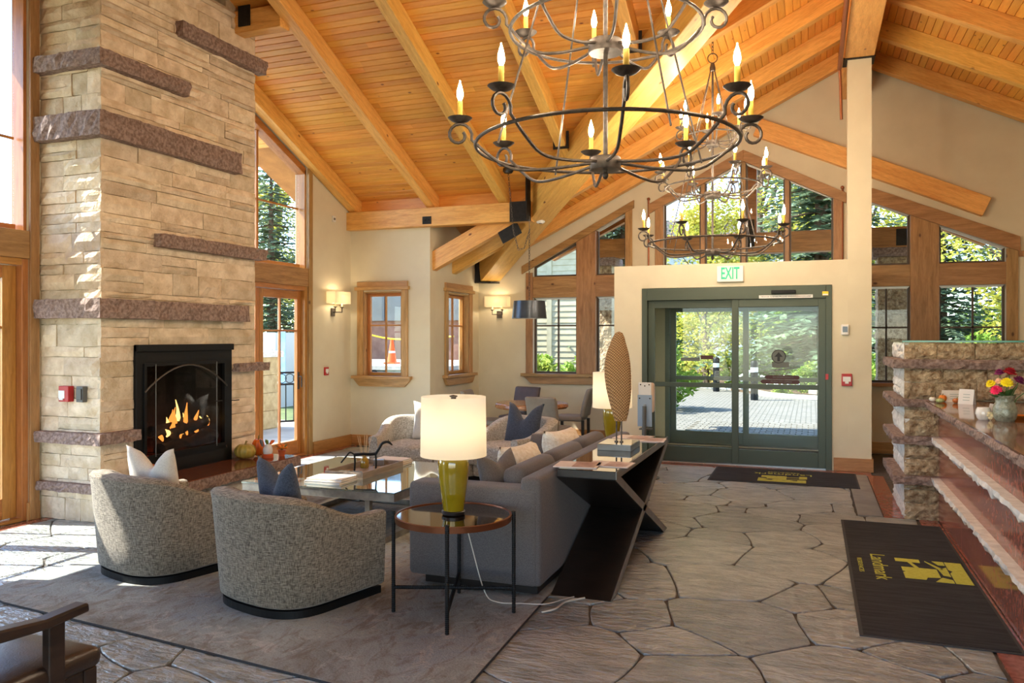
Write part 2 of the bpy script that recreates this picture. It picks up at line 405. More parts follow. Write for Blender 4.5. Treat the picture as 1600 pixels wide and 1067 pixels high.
def stone_mesh(poly):
    gap = .0052
    cx = sum(p[0] for p in poly)/len(poly); cy_ = sum(p[1] for p in poly)/len(poly)
    pts = []
    for i in range(len(poly)):
        a, b = Vector(poly[i]), Vector(poly[(i+1)%len(poly)]); L = (b-a).length
        if L < .012: continue
        n = max(1, int(L/.08)); lo_, hi_ = sorted(((round(a.x,3), round(a.y,3)), (round(b.x,3), round(b.y,3))))
        er = random.Random(str((round((a.x+b.x)/2,2), round((a.y+b.y)/2,2)))); nn = Vector((hi_[1]-lo_[1], lo_[0]-hi_[0])).normalized()
        bow = er.uniform(-.10, .10)*L; w1, w2 = er.uniform(-.012,.012), er.uniform(0, 6)
        for k in range(n):
            f = k/n; p = a+(b-a)*f
            if k: p = p+nn*(bow*4*f*(1-f)*.5+w1*math.sin(9*(p.x+p.y)+w2)*min(1, 4*f*(1-f)))
            pts.append(p)
    if len(pts) < 3: return None
    m = len(pts); sm = [(pts[i-1]*.12+pts[i]*.76+pts[(i+1)%m]*.12) for i in range(m)]
    ins = []
    for i in range(m):
        t_ = (sm[(i+1)%m]-sm[i-1]); nrm = Vector((-t_.y, t_.x))
        nrm = nrm.normalized() if nrm.length > 1e-6 else Vector((0,0))
        ins.append((sm[i]+nrm*gap, sm[i]+nrm*(gap+.005)))
    c = Vector((cx, cy_)); top = rf.uniform(-.002, .0)
    mb = MB(); vs = [(*(a-c), -.014) for a, b in ins]+[(*(a-c), -.0045) for a, b in ins]+[(*(b-c), top) for a, b in ins]
    fs = [(i, (i+1)%m, (i+1)%m+m, i+m) for i in range(m)]+[(i+m, (i+1)%m+m, (i+1)%m+2*m, i+2*m) for i in range(m)]+[tuple(range(2*m, 3*m))]
    mb.add(vs, fs); return mb, c
for poly in stones:
    xs = [p[0] for p in poly]; ys = [p[1] for p in poly]
    if min(xs) > -4.9 and max(xs) < -1.65 and min(ys) > 3.6 and max(ys) < 8.1: continue      # under the rug
    if (max(xs)-min(xs)) < .05 or (max(ys)-min(ys)) < .05: continue
    got = stone_mesh(poly)
    if got is None: continue
    part('flagstone', got[0], m_flag, floor, M_=Matrix.Translation((got[1].x, got[1].y, 0)), fix=False)
# red granite border tiles and the plain slab edging
def tiles(x0, x1, y0, y1, nx, ny, name, mt, g=.003, top=0):
    for i in range(nx):
        for j in range(ny):
            a, b = x0+(x1-x0)*i/nx, x0+(x1-x0)*(i+1)/nx; c, d = y0+(y1-y0)*j/ny, y0+(y1-y0)*(j+1)/ny
            part(name, MB().box(-(b-a)/2+g, (b-a)/2-g, -(d-c)/2+g, (d-c)/2-g, -.013, top), mt, floor, M_=Matrix.Translation(((a+b)/2, (c+d)/2, 0)))
m_slab = mat('slab_edging', (128,126,122), (148,146,140), rough=.5, ns=5, bs=30, bst=.15, var=.08)
tiles(.905, 1.065, 1.8, 8.05, 1, 14, 'border_tile', m_redgran)
tiles(.405, .62, 8.06, 10.4, 1, 3, 'border_slab', m_slab, top=.001)
tiles(.625, .80, 8.06, 10.4, 1, 4, 'border_tile', m_redgran)
tiles(-2.5, .68, 10.42, 10.62, 8, 1, 'border_tile', m_redgran)
tiles(-6.58, -6.45, 3.3, 10.55, 1, 16, 'border_tile', m_redgran)
# walls ------------------------------------------------------------------
def top_w(y): return zwest(y)+.06
WL_HOLE = [(3.28,0),(5.22,0),(5.22,4.86),(3.28,4.06)]; WR_HOLE = [(7.58,0),(9.48,0),(9.48,4.02),(7.58,4.84)]
struct(part('wall_west', MB().holed([(1.2,-.1),(10.8,-.1),(10.8,top_w(10.8)),(RY,top_w(RY)),(1.2,top_w(1.2))], [[(a, b if b else -.01) for a, b in WL_HOLE], [(a, b if b else -.01) for a, b in WR_HOLE]], 'x', XW-.2, XW), m_wall))
W1 = (-6.37, -5.71, 1.06, 2.33); W2 = (11.19, 12.02, 1.06, 2.33)
struct(part('wall_corner_south', MB().holed([(XW,-.1),(XB,-.1),(XB,3.27),(XW,3.27)], [[(W1[0],W1[2]),(W1[1],W1[2]),(W1[1],W1[3]),(W1[0],W1[3])]], 'y', YN, YN+.18), m_wall))
struct(part('wall_corner_west', MB().holed([(YN+.18,-.1),(YB+.2,-.1),(YB+.2,zwest(YB+.2)+.03),(YN+.18,zwest(YN+.18)+.03)], [[(W2[0],W2[2]),(W2[1],W2[2]),(W2[1],W2[3]),(W2[0],W2[3])]], 'x', XB-.18, XB), m_wall))
# north gable wall with its three openings
HL = [(-4.28,1.05),(-2.50,1.05),(-2.50,2.2),(-2.74,2.61),(-2.74,3.60),(-4.28,2.80)]
HL = [(-4.28,1.05),(-2.74,1.05),(-2.74,3.60),(-4.28,2.80)]
HG = [(-2.14,2.3),(.30,2.3),(.30,3.70),(-.95,4.28),(-2.14,3.70)]
HRr = [(.72,1.0),(2.46,1.0),(2.46,2.86),(.72,3.62)]
HD = [(-2.12,0.0),(.24,0.0),(.24,2.24),(-2.12,2.24)]
struct(part('wall_north', MB().holed([(XB-.2,-.1),(5.0,-.1),(5.0,zmain(5.0)+.05),(RX,ZR+.05),(XB-.2,zmain(XB-.2)+.05)], [HL, HG, HRr, HD], 'y', YB, YB+.2), m_wall))
# vestibule box
struct(part('wall_vestibule_front', MB().holed([(-2.5,-.1),(.42,-.1),(.42,2.6),(-2.5,2.6)], [[(-2.12,0.0),(.24,0.0),(.24,2.295),(-2.12,2.295)]], 'y', 10.65, 10.8), m_wall))
struct(part('wall_vestibule_left', MB().box(-2.5, -2.35, 10.8, YB, -.1, 2.6), m_wall))
struct(part('wall_vestibule_right', MB().box(.42, .655, 10.9, YB, -.1, 2.6), m_wall))
struct(part('ceiling_vestibule', MB().box(-2.35, .42, 10.8, YB, 2.45, 2.6), m_wall))
struct(part('wall_ridge_post', MB().box(.42, .69, 10.65, 10.9, -.1, 5.06), m_wall))
struct(part('wall_east', MB().box(5.0, 5.2, -2.6, 12.64, -.1, zmain(5.0)+.1), m_wall))
struct(part('wall_south_west', MB().box(XB-.2, XB, -2.6, 1.2, -.1, 3.0), m_wall))
struct(part('wall_south', MB().holed([(XB-.2,-.1),(5.2,-.1),(5.2,zmain(5.2)+.1),(RX,ZR+.1),(XB-.2,zmain(XB-.2)+.1)], [[(-3.6,.0),(3.6,.0),(3.6,2.5),(-3.6,2.5)]], 'y', -2.8, -2.6), m_wall))  # unseen wall added to hold back daylight; opening shaped to let some in
# roof shell: each plane a thick slab above its planks
m_roof = mat('roof_deck', (150,100,52), (176,122,66), rough=.7, ns=4)
def slab(pts, th=.2, lift=.02):
    n = len(pts); mb = MB()
    mb.add([(x,y,z+lift) for x,y,z in pts]+[(x,y,z+lift+th) for x,y,z in pts], [tuple(range(n)), tuple(range(2*n-1,n-1,-1))]+[(i,(i+1)%n,(i+1)%n+n,i+n) for i in range(n)])
    return mb
mnP = lambda x, y: (x, y, zmain(x)); wsP = lambda x, y: (x, y, zwest(y))
xv0 = RX-(ZR-ZW)/MM
sh = MB()
for pts in ([mnP(RX,RY), mnP(RX,12.66), mnP(xval(12.66),12.66), mnP(xv0,RY)],
            [mnP(RX,RY), mnP(RX,-3.), mnP(-5.6,-3.), mnP(-5.6, RY-(ZW-zmain(-5.6))/MW), mnP(xv0,RY)],
            [mnP(RX,-3.), mnP(RX,12.66), mnP(5.4,12.66), mnP(5.4,-3.)],
            [wsP(xv0,RY), wsP(-7.6,RY), wsP(-7.6,11.4), wsP(-5.46,11.4), wsP(-5.46,12.6), wsP(xval(12.6),12.6)],
            [wsP(xv0,RY), wsP(-7.6,RY), wsP(-7.6,.9), wsP(xval(.9),.9)]):
    s_ = slab(pts); sh.add(s_.v, s_.f)
ceiling = struct(part('ceiling', sh, m_roof))
# planks, course by course
rp = random.Random(5)
def plank(p0, p1, nrm, w_):
    """board from p0 to p1 (the joint line), lying below the roof deck"""
    p0, p1 = Vector(p0), Vector(p1); x = (p1-p0); L = x.length
    if L < .05: return
    x.normalize(); z = Vector(nrm); y = z.cross(x)
    c = (p0+p1)/2
    M_ = Matrix(((x.x,y.x,z.x,c.x),(x.y,y.y,z.y,c.y),(x.z,y.z,z.z,c.z),(0,0,0,1)))
    h = w_/2; g = .0065; zz = rp.uniform(0, .003)
    mb = MB()
    # V-grooved board: flat face with chamfered long edges
    prof = [(-h+.001, .018), (-h+.001, .010+zz), (-h+g, zz), (h-g, zz), (h-.001, .010+zz), (h-.001, .018)]
    n = len(prof); e = L/2-.0006
    mb.add([(-e, a, b) for a, b in prof]+[(e, a, b) for a, b in prof], [tuple(range(n)), tuple(range(2*n-1,n-1,-1))]+[(i,i+n,(i+1)%n+n,(i+1)%n) for i in range(n)])
    part('plank', mb, m_plank, ceiling, M_=M_)
def split(a, b, lim=3.4):
    if abs(b-a) < lim: return [(a, b)]
    k = a+(b-a)*rp.uniform(.3, .7); return [(a, k), (k, b)]
PW = .09
cw, sw = 1/math.hypot(1, MW), MW/math.hypot(1, MW)
k = 0
while True:                                                        # west wing, north slope
    y = RY+.3+(k+.5)*PW*cw; k += 1
    if y > 10.74: break
    for a, b in split(-7.5 if y < 9.3 else -6.62, xval(y)-.02, 4.2): plank((a, y, zwest(y)), (b, y, zwest(y)), (0, sw, cw), PW)
cm, sm_ = 1/math.hypot(1, MM), MM/math.hypot(1, MM)
k = 0
while True:                                                        # main roof, west slope
    x = RX-.1-(k+.5)*PW*cm; k += 1
    if x < -4.9: break
    yv = RY+(ZW-zmain(x))/MW if x < xv0 else 5.0
    y0 = max(yv, 5.0)
    for a, b in split(y0+.02, 12.46, 3.6): plank((x, a, zmain(x)), (x, b, zmain(x)), (-sm_, 0, cm), PW)
k = 0
while True:                                                        # main roof, east slope
    x = RX+.1+(k+.5)*PW*cm; k += 1
    if x > 4.4: break
    for a, b in split(4.4+.35*max(0, x-1.5), 12.46, 3.6): plank((x, a, zmain(x)), (x, b, zmain(x)), (sm_, 0, cm), PW)
# rafters
RD, RW = .235, .135
for yy in (-.05+2.5, 3.77, 5.0, 6.22, 7.45, 8.65, 9.87, 11.1, 12.3):
    xl = RX-.15
    xe = -5.3
    if yy > RY: xe = max(-5.3, xval(yy)+.12)
    elif yy > 1.4: xe = max(-5.3, xval(2*RY-yy)+.12)
    if yy < 5.9 or yy > 6.6:
        beam('rafter', (xl, yy, zmain(xl)-RD/2), (xe, yy, zmain(xe)-RD/2), RW, RD*cm, m_beam, ceiling)
    beam('rafter', (RX+.15, yy, zmain(RX+.15)-RD/2), (5.0, yy, zmain(5.0)-RD/2), RW, RD*cm, m_beam, ceiling)
for xx in (-6.52, -5.21, -4.07, -2.90, -1.72):
    ye = min(10.72, RY+(ZW-zmain(xx))/MW-.12) if xx > -3.6 else 10.72
    beam('rafter', (xx, RY+.05, zwest(RY+.05)-RD/2), (xx, ye, zwest(ye)-RD/2), RW, RD*cw, m_beam, ceiling)
for yy in (10.74, 11.44):                                          # jack rafters beyond the header
    xt = xval(yy)-.1
    beam('rafter', (xt, yy, zmain(xt)-.13), (-5.3, yy, zmain(-5.3)-.11), RW, .26, m_beam, ceiling)
part('ridge_beam', MB().box(-4.5,4.5,-.17,.17,-.33,.33), m_beam, ceiling, bevel=.008, M_=Matrix.Translation((RX, 7.94, 5.385)) @ Matrix.Rotation(PI/2, 4, 'Z'))
beam('ridge_beam', (xv0, RY, ZW-.28), (-5.9, RY, ZW-.28), .16, .4, m_beam, ceiling)
beam('valley_beam', (.12, 6.42, ZW-.27), (-5.06, 12.42, zmain(-5.06)-.21), .33, .42, m_beam, ceiling, bevel=.008)
part('header_beam', MB().box(-1.475,1.475,-.1,.1,-.135,.135), m_beam, ceiling, bevel=.006, M_=Matrix.Translation((-5.125, 10.58, 3.395)))
beam('blocking_board', (-6.6, 10.70, 3.66), (-3.6, 10.70, 3.66), .03, .26, m_plank, ceiling, bevel=.002)
beam('trimmer_beam', (-5.95, 7.16, 5.06), (-5.27, 7.16, 5.06), .16, .24, m_beam, ceiling)
m_plate = mat('blackened_steel', (30,28,27), (42,38,36), rough=.6, metal=.5, ns=20)
def plate(x0, x1, y0, y1, z0, z1, bolts=(), ax='y'):
    p = part('bracket_plate', MB().box(x0,x1,y0,y1,z0,z1), m_plate, ceiling)
    for b in bolts:
        part('bolt', MB().ball(b, .016, 8, 6), m_plate, p, smooth=True)
plate(-3.95, -3.64, 10.47, 10.485, 3.255, 3.535, [(-3.93,10.47,3.3), (-3.93,10.47,3.5), (-3.66,10.47,3.3), (-3.66,10.47,3.5)])
plate(-3.655, -3.64, 10.3, 10.47, 3.255, 3.86)
plate(-5.31, -5.17, 10.47, 10.485, 3.29, 3.40, [(-5.27,10.47,3.345), (-5.21,10.47,3.345)])
for yy in (9.87, 11.1, 8.65):
    plate(RX-.182, RX-.172, yy-.1, yy+.1, 5.2, 5.52, [(RX-.182, yy-.05, 5.28), (RX-.182, yy-.05, 5.44)])
for xx in (-2.90, -1.72):
    yv = RY+(ZW-zmain(xx))/MW
    plate(xx-.10, xx+.10, yv-.42, yv-.40, zwest(yv-.4)-RD-.02, zwest(yv-.4)-.04, [(xx-.05, yv-.42, zwest(yv)-.02)])
plate(.37, .73, 10.60, 10.92, 5.045, 5.062)
plate(-5.8, -5.65, 7.06, 7.075, 5.0, 5.22)
part('beam_shoe', MB().box(-.2,.2,-.01,.01,-.25,.2).box(-.2,.2,-.12,.01,-.26,-.245), m_plate, ceiling, M_=Matrix.Translation((-5.1, 12.4, 2.80)) @ Matrix.Rotation(math.radians(40), 4, 'Z'))
jp = part('bracket_plate', MB().box(-.16,.16,-.006,.006,-.09,.09), m_plate, ceiling, M_=Matrix.Translation((-4.02, 10.665, 3.13)) @ Matrix.Rotation(math.atan(-MM), 4, 'Y'))
# sloping tie beam on the gable wall
beam('trim_1', (-.75, YB-.05, 4.75), (2.22, YB-.05, 3.40), .14, .26, m_beam, None)['kind'] = 'structure'
# wall heads of the gable covered by a flat rafter board come from the last rafters
# baseboards
def bb(n, x0, x1, y0, y1, h=.16): struct(wpart('baseboard_'+n, MB().box(x0,x1,y0,y1,0,h), m_base))
bb('west', XW, XW+.025, 9.6, YN); bb('west_wing', XW, XW+.025, 5.2, 5.32); bb('corner', XW+.03, XB, YN-.025, YN); bb('return', XB, XB+.025, YN+.03, YB)
bb('north', XB+.03, -2.5, YB-.025, YB); bb('post', .26, .71, 10.62, 10.65); bb('post_side', .69, .712, 10.65, 10.9); bb('north_right', .7, 4.9, YB-.025, YB)
# west door-and-window units -------------------------------------------------
def west_unit(n, y0, y1, mirror):
    """double glazed doors, timber head, raked window above (y0..y1 the opening)"""
    r = sroot('window_%d' % n, (XW, (y0+y1)/2, 2.6))
    zt = lambda y: zwest(y)-.23
    # casing boards on the wall face
    for y in (y0-.09, y1): wpart('casing', MB().prism([(y,0),(y+.09,0),(y+.09,zt(y+.09)+.0),(y,zt(y))], 'x', XW, XW+.03), m_trim, r)
    wpart('head_beam', MB().box(XW-.17, XW+.02, y0, y1, 2.35, 2.60), m_trim, r)
    # raked upper sash
    def quad(a, b, g, nm, x0, x1, d, zb=2.60):
        wpart(nm, MB().prism([(a,zb+g),(b,zb+g),(b,zt(b)-g),(a,zt(a)-g)], 'x', x0, x1), d, r)
    fz = .055
    ya, yb = y0+.002, y1-.002
    wpart('jamb', MB().box(XW-.17, XW-.02, ya, ya+.05, 2.6, zt(ya+.05)-.03), m_door, r); wpart('jamb', MB().box(XW-.17, XW-.02, yb-.03, yb, 2.6, zt(yb)-.03), m_door, r)
    hd = MB(); hd.hexa([(XW-.17,ya,zt(ya)-.1),(XW-.02,ya,zt(ya)-.1),(XW-.02,yb,zt(yb)-.1),(XW-.17,yb,zt(yb)-.1),(XW-.17,ya,zt(ya)),(XW-.02,ya,zt(ya)),(XW-.02,yb,zt(yb)),(XW-.17,yb,zt(yb))])
    wpart('head_jamb', hd, m_door, r)
    wpart('sash_rail', MB().box(XW-.15, XW-.09, ya+.05, yb-.05, 2.6, 2.66), m_door, r)
    ym = (y0+y1)/2
    wpart('muntin', MB().box(XW-.14, XW-.10, ym-.02, ym+.02, 2.66, zt(ym)-.1), m_door, r)
    wpart('muntin', MB().box(XW-.13, XW-.11, ya+.05, yb-.05, 3.42, 3.445), m_door, r)
    for a, b in ((ya+.05, ym-.02), (ym+.02, yb-.05)):
        part('pane', MB().prism([(a,2.66),(b,2.66),(b,zt(b)-.1),(a,zt(a)-.1)], 'x', XW-.123, XW-.117), m_glass, r)
    # doors
    dr = sroot('door_%d' % n, (XW, ym, 0))
    for y in (y0, y1-.06): wpart('jamb', MB().box(XW-.16, XW+.0, y, y+.06, 0, 2.35), m_door, dr)
    wpart('head_jamb', MB().box(XW-.16, XW, y0+.06, y1-.06, 2.29, 2.35), m_door, dr)
    wpart('threshold', MB().box(XW-.18, XW+.0, y0+.06, y1-.06, 0, .03), m_door, dr)
    ym = (y0+y1)/2
    for a, b, hinge in ((y0+.06, ym, 0), (ym, y1-.06, 1)):
        a += .004; b -= .004; bs_ = .13 if mirror and hinge else .075
        X0, X1 = XW-.12, XW-.07
        for c, d in ((a, a+.075), (b-(.13 if mirror and hinge else .075), b)): wpart('stile', MB().box(X0,X1,c,d,.035,2.285), m_door, dr)
        wpart('rail', MB().box(X0,X1,a+.075,b-bs_,.035,.22), m_door, dr); wpart('rail', MB().box(X0,X1,a+.075,b-bs_,2.17,2.285), m_door, dr)
        mid = (a+b)/2
        wpart('muntin', MB().box(X0+.008,X1-.008,mid-.012,mid+.012,.22,2.17), m_door, dr)
        for c, d in ((a+.075, mid-.012), (mid+.012, b-bs_)):
            wpart('muntin', MB().box(X0+.008,X1-.008,c,d,1.72,1.744), m_door, dr)
            part('pane', MB().box(XW-.098,XW-.092,c,d,.22,1.72), m_glass, dr); part('pane', MB().box(XW-.098,XW-.092,c,d,1.744,2.17), m_glass, dr)
        hy = b-.05 if hinge else a+.05
        if (hinge and not mirror) or (not hinge and mirror):
            pl = part('handle', MB().box(XW-.07, XW-.062, hy-.02, hy+.02, .92, 1.16), m_bronze, dr, bevel=.003)
            part('lever', MB().tube([(XW-.062,hy,1.1),(XW-.02,hy,1.1),(XW-.015,hy,1.08),(XW-.015,hy,.95)], .009), m_bronze, pl, smooth=True)
    return r
west_unit(1, 7.58, 9.48, False); west_unit(2, 3.28, 5.22, True)
# small casement windows of the corner ------------------------------------
def casement(n, W, face, ax):
    a0, a1, z0, z1 = W; r = sroot('window_%d' % n, ((a0+a1)/2, face, z0) if ax == 'y' else (face, (a0+a1)/2, z0))
    sgn = -1 if ax == 'y' else 1
    def bx(a, b, d0, d1, c, d):
        d0, d1 = face+sgn*d0, face+sgn*d1; d0, d1 = min(d0,d1), max(d0,d1)
        return MB().box(a,b,d0,d1,c,d) if ax == 'y' else MB().box(d0,d1,a,b,c,d)
    w_ = .1
    wpart('casing', bx(a0-w_, a0, 0, .03, z0, z1+.02), m_trimL, r); wpart('casing', bx(a1, a1+w_, 0, .03, z0, z1+.02), m_trimL, r)
    wpart('head_casing', bx(a0-w_, a1+w_, 0, .035, z1+.07, z1+.15), m_trimL, r)
    wpart('head_cap', bx(a0-w_-.03, a1+w_+.03, 0, .06, z1+.02, z1+.07), m_trimL, r)
    wpart('sill', bx(a0-w_-.07, a1+w_+.07, -.1, .09, z0-.045, z0), m_trimL, r)
    ap = [(a0-w_-.06, z0-.046), (a1+w_+.06, z0-.046), (a1+w_-.01, z0-.125), (a1+w_-.05, z0-.16), (a0-w_+.05, z0-.16), (a0-w_+.01, z0-.125)]
    d0, d1 = sorted((face+sgn*.002, face+sgn*.05)); wpart('apron', MB().prism(ap, ax, d0, d1), m_trimL, r)
    for a, b in ((a0, a0+.02), (a1-.02, a1)): wpart('jamb', bx(a, b, -.16, -.0, z0, z1), m_trimL, r)
    wpart('head_jamb', bx(a0+.02, a1-.02, -.16, 0, z1-.02, z1), m_trimL, r)
    b0, b1 = a0+.02, a1-.02; e = .05
    for a, b in ((b0, b0+e), (b1-e, b1)): wpart('stile', bx(a, b, -.13, -.08, z0, z1-.02), m_door, r)
    for a, b in ((z0, z0+e), (z1-.02-e, z1-.02)): wpart('rail', bx(b0+e, b1-e, -.13, -.08, a, b), m_door, r)
    am = (b0+b1)/2; zm = z0+.60*(z1-z0)
    wpart('muntin', bx(am-.012, am+.012, -.122, -.088, z0+e, z1-.02-e), m_door, r)
    for a, b in ((b0+e, am-.012), (am+.012, b1-e)):
        wpart('muntin', bx(a, b, -.122, -.088, zm-.012, zm+.012), m_door, r)
        part('pane', bx(a, b, -.108, -.102, z0+e, zm-.012), m_glass, r); part('pane', bx(a, b, -.108, -.102, zm+.012, z1-.02-e), m_glass, r)
casement(3, W1, YN, 'y'); casement(4, W2, XB, 'x')
# north gable window groups -------------------------------------------------
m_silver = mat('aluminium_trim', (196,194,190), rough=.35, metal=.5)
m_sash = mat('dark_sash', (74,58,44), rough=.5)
def lite(r, poly, munt=(), d=.03, sash=None):
    """glazed opening: poly in (x,z); sash frame of mitred bars, bright top edge, pane, muntins"""
    sash = sash or m_sash
    n = len(poly); cx = sum(p[0] for p in poly)/n; cz = sum(p[1] for p in poly)/n
    # inset polygon
    ins = []
    area = sum(poly[i][0]*poly[(i+1)%n][1]-poly[(i+1)%n][0]*poly[i][1] for i in range(n)); sg = 1 if area > 0 else -1
    lines = []
    for i in range(n):
        a, b = Vector(poly[i]), Vector(poly[(i+1)%n]); t_ = (b-a).normalized(); nn = Vector((-t_.y, t_.x))*sg
        lines.append((a+nn*d, t_))
    for i in range(n):
        (p, t1), (q, t2) = lines[i-1], lines[i]
        den = t1.x*t2.y-t1.y*t2.x; k = ((q.x-p.x)*t2.y-(q.y-p.y)*t2.x)/den; ins.append(p+t1*k)
    for i in range(n):
        j = (i+1)%n
        q = [poly[i], poly[j], tuple(ins[j]), tuple(ins[i])]
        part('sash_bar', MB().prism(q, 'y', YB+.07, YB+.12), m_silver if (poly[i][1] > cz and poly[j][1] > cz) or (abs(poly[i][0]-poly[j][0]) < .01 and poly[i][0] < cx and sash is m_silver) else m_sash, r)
    part('pane', MB().prism([tuple(p) for p in ins], 'y', YB+.092, YB+.098), m_glass, r)
    for kind, v, a, b in munt:
        part('muntin', MB().box(v-.012, v+.012, YB+.075, YB+.115, a, b) if kind == 'v' else MB().box(a, b, YB+.075, YB+.115, v-.012, v+.012), sash, r)
def group(n, poly, loc): return sroot('window_%d' % n, loc)
gl = sroot('window_5', (-3.5, YB, 1.05))
sl = (3.60-2.80)/1.54
zt = lambda x: 2.80+sl*(x+4.28)
wpart('post', MB().prism([(-3.54,1.05),(-3.22,1.05),(-3.22,zt(-3.22)),(-3.54,zt(-3.54))], 'y', YB-.02, YB+.16), m_trim, gl)
for a, b in ((-4.28,-3.54), (-3.22,-2.74)): wpart('cross_beam', MB().box(a, b, YB-.015, YB+.155, 2.29, 2.63), m_trim, gl)
lite(gl, [(-4.28,2.63),(-3.54,2.63),(-3.54,zt(-3.54)),(-4.28,zt(-4.28))]); lite(gl, [(-3.22,2.63),(-2.74,2.63),(-2.74,zt(-2.74)),(-3.22,zt(-3.22))])
lite(gl, [(-4.28,1.05),(-3.54,1.05),(-3.54,2.29),(-4.28,2.29)], [('v',-3.87,1.08,2.26),('h',1.83,-4.25,-3.57)]); lite(gl, [(-3.22,1.05),(-2.74,1.05),(-2.74,2.29),(-3.22,2.29)], [('h',1.83,-3.19,-2.77)])
wpart('casing', MB().box(-4.40,-4.28,YB-.03,YB,1.05,2.70), m_trim, gl); wpart('casing', MB().box(-2.74,-2.63,YB-.03,YB,2.6,3.66), m_trim, gl)
rk = MB().prism([(-4.47,2.70-.02),(-4.47,2.81),(-2.60,3.79),(-2.60,3.67)], 'y', YB-.045, YB)
wpart('rake_casing', rk, m_trim, gl)
wpart('sill', MB().box(-4.47,-2.52,YB-.09,YB+.05,1.0,1.05), m_trim, gl)
wpart('apron', MB().prism([(-4.44,1.0),(-2.52,1.0),(-2.52,.88),(-4.30,.88),(-4.34,.92)], 'y', YB-.05, YB), m_trim, gl)
gg = sroot('window_6', (-.95, YB, 2.5))
zg = lambda x: 4.28-.487*abs(x+.95)
xs = [-2.14, -1.55, -.95, -.33, .30]
for i in range(4):
    a, b = xs[i]+(.03 if i else 0), xs[i+1]-(.03 if i < 3 else 0)
    lite(gg, [(a,2.3),(b,2.3),(b,zg(b)),(a,zg(a))], d=.025)
for i in (1, 2, 3): wpart('mullion', MB().prism([(xs[i]-.03,2.3),(xs[i]+.03,2.3),(xs[i]+.03,zg(xs[i]+.03)),(xs[i],zg(xs[i])),(xs[i]-.03,zg(xs[i]-.03))], 'y', YB+.02, YB+.14), m_trim, gg)
for a, b in ((-2.27,-2.14), (.30,.42)): wpart('casing', MB().box(a,b,YB-.04,YB,2.3,zg(-2.2)+.02), m_trim, gg)
for s_ in (-1, 1):
    q = [(-.95+s_*1.42, 3.56), (-.95+s_*1.42, 3.71), (-.95, 4.44), (-.95, 4.27)]
    wpart('rake_casing', MB().prism(q, 'y', YB-.05, YB), m_trim, gg)
gr = sroot('window_7', (1.6, YB, 1.0))
zr_ = lambda x: 3.62-.437*(x-.72)
wpart('post', MB().prism([(1.30,1.0),(1.66,1.0),(1.66,zr_(1.66)),(1.30,zr_(1.30))], 'y', YB-.02, YB+.16), m_trim, gr)
for a, b in ((.72,1.30), (1.66,2.46)): wpart('cross_beam', MB().box(a, b, YB-.015, YB+.155, 2.36, 2.66), m_trim, gr)
lite(gr, [(.72,2.66),(1.30,2.66),(1.30,zr_(1.30)),(.72,zr_(.72))]); lite(gr, [(1.66,2.66),(2.46,2.66),(2.46,zr_(2.46)),(1.66,zr_(1.66))])
lite(gr, [(.72,1.0),(1.30,1.0),(1.30,2.36),(.72,2.36)], [('v',1.0,1.03,2.33),('h',1.78,.75,1.27)]); lite(gr, [(1.66,1.0),(2.46,1.0),(2.46,2.36),(1.66,2.36)], [('v',2.08,1.03,2.33),('h',1.78,1.69,2.43)])
wpart('casing', MB().box(2.46,2.60,YB-.03,YB,1.0,2.84), m_trim, gr)
wpart('rake_casing', MB().prism([(.70,3.60),(.70,3.80),(2.62,2.99),(2.62,2.79)], 'y', YB-.05, YB), m_trim, gr)
wpart('casing_ear', MB().box(2.60,2.67,YB-.04,YB,2.72,2.80), m_trim, gr)
wpart('sill', MB().box(.70,2.66,YB-.09,YB+.05,.95,1.0), m_trim, gr)
# sliding entrance doors ------------------------------------------------------
def slider(n, y, dep, mt, mt2, inner):
    r = sroot('door_%d' % n, (-.94, y, 0)); H_ = 2.29
    x0, x1 = -2.12, .24
    fr = .07
    part('jamb', MB().box(x0, x0+fr, y-.02, y+dep, 0, H_), mt, r, bevel=.003); part('jamb', MB().box(x1-fr, x1, y-.02, y+dep, 0, H_), mt, r, bevel=.003)
    part('header', MB().box(x0+fr, x1-fr, y-.03, y+dep, 2.13, H_), mt, r, bevel=.004)
    part('track', MB().box(x0+fr, x1-fr, y, y+dep, 0, .012), m_steel, r)
    xm = -.92
    def leaf(a, b, c, d, mp_, label=None):
        s_ = .085
        for p, q in ((a, a+s_), (b-s_, b)): part('stile', MB().box(p,q,c,d,.012,2.13), mp_, r, bevel=.003)
        part('rail', MB().box(a+s_,b-s_,c,d,.012,.20), mp_, r, bevel=.003); part('rail', MB().box(a+s_,b-s_,c,d,2.03,2.13), mp_, r, bevel=.003)
        part('push_bar', MB().box(a+s_,b-s_,c,d,.985,1.045), mp_, r, bevel=.003)
        m_ = (c+d)/2
        part('pane', MB().box(a+s_,b-s_,m_-.004,m_+.004,.20,.985), m_dglass, r); part('pane', MB().box(a+s_,b-s_,m_-.004,m_+.004,1.045,2.03), m_dglass, r)
    leaf(x0+fr, xm+.04, y+.07, y+.11, mt, None); leaf(xm-.04, x1-fr, y+.01, y+.05, mt2 if not inner else mt, None)
    return r
d3 = slider(3, 10.65, .15, m_green, m_green, True); d4 = slider(4, YB+.02, .15, m_green2, m_green2, False)
m_letter = mat('black_lettering', (30,30,30), rough=.6)
sg = part('notice_strip', MB().box(-.62, .02, 10.612, 10.618, 2.135, 2.175), m_white, d3)
t_ = text_mesh('THIS DOOR TO REMAIN UNLOCKED WHEN BUILDING IS OCCUPIED', .026); bx = max(v.co.x for v in t_.vertices)
for v in t_.vertices: v.co.x *= .30/bx
obj('lettering', t_, m_letter, sg, frame_mat((1,0,0), (0,0,1), (-.30, 10.611, 2.155)))
part('door_sensor', MB().box(-.47, -.18, 10.565, 10.62, 2.19, 2.235), m_black, d3, bevel=.006)
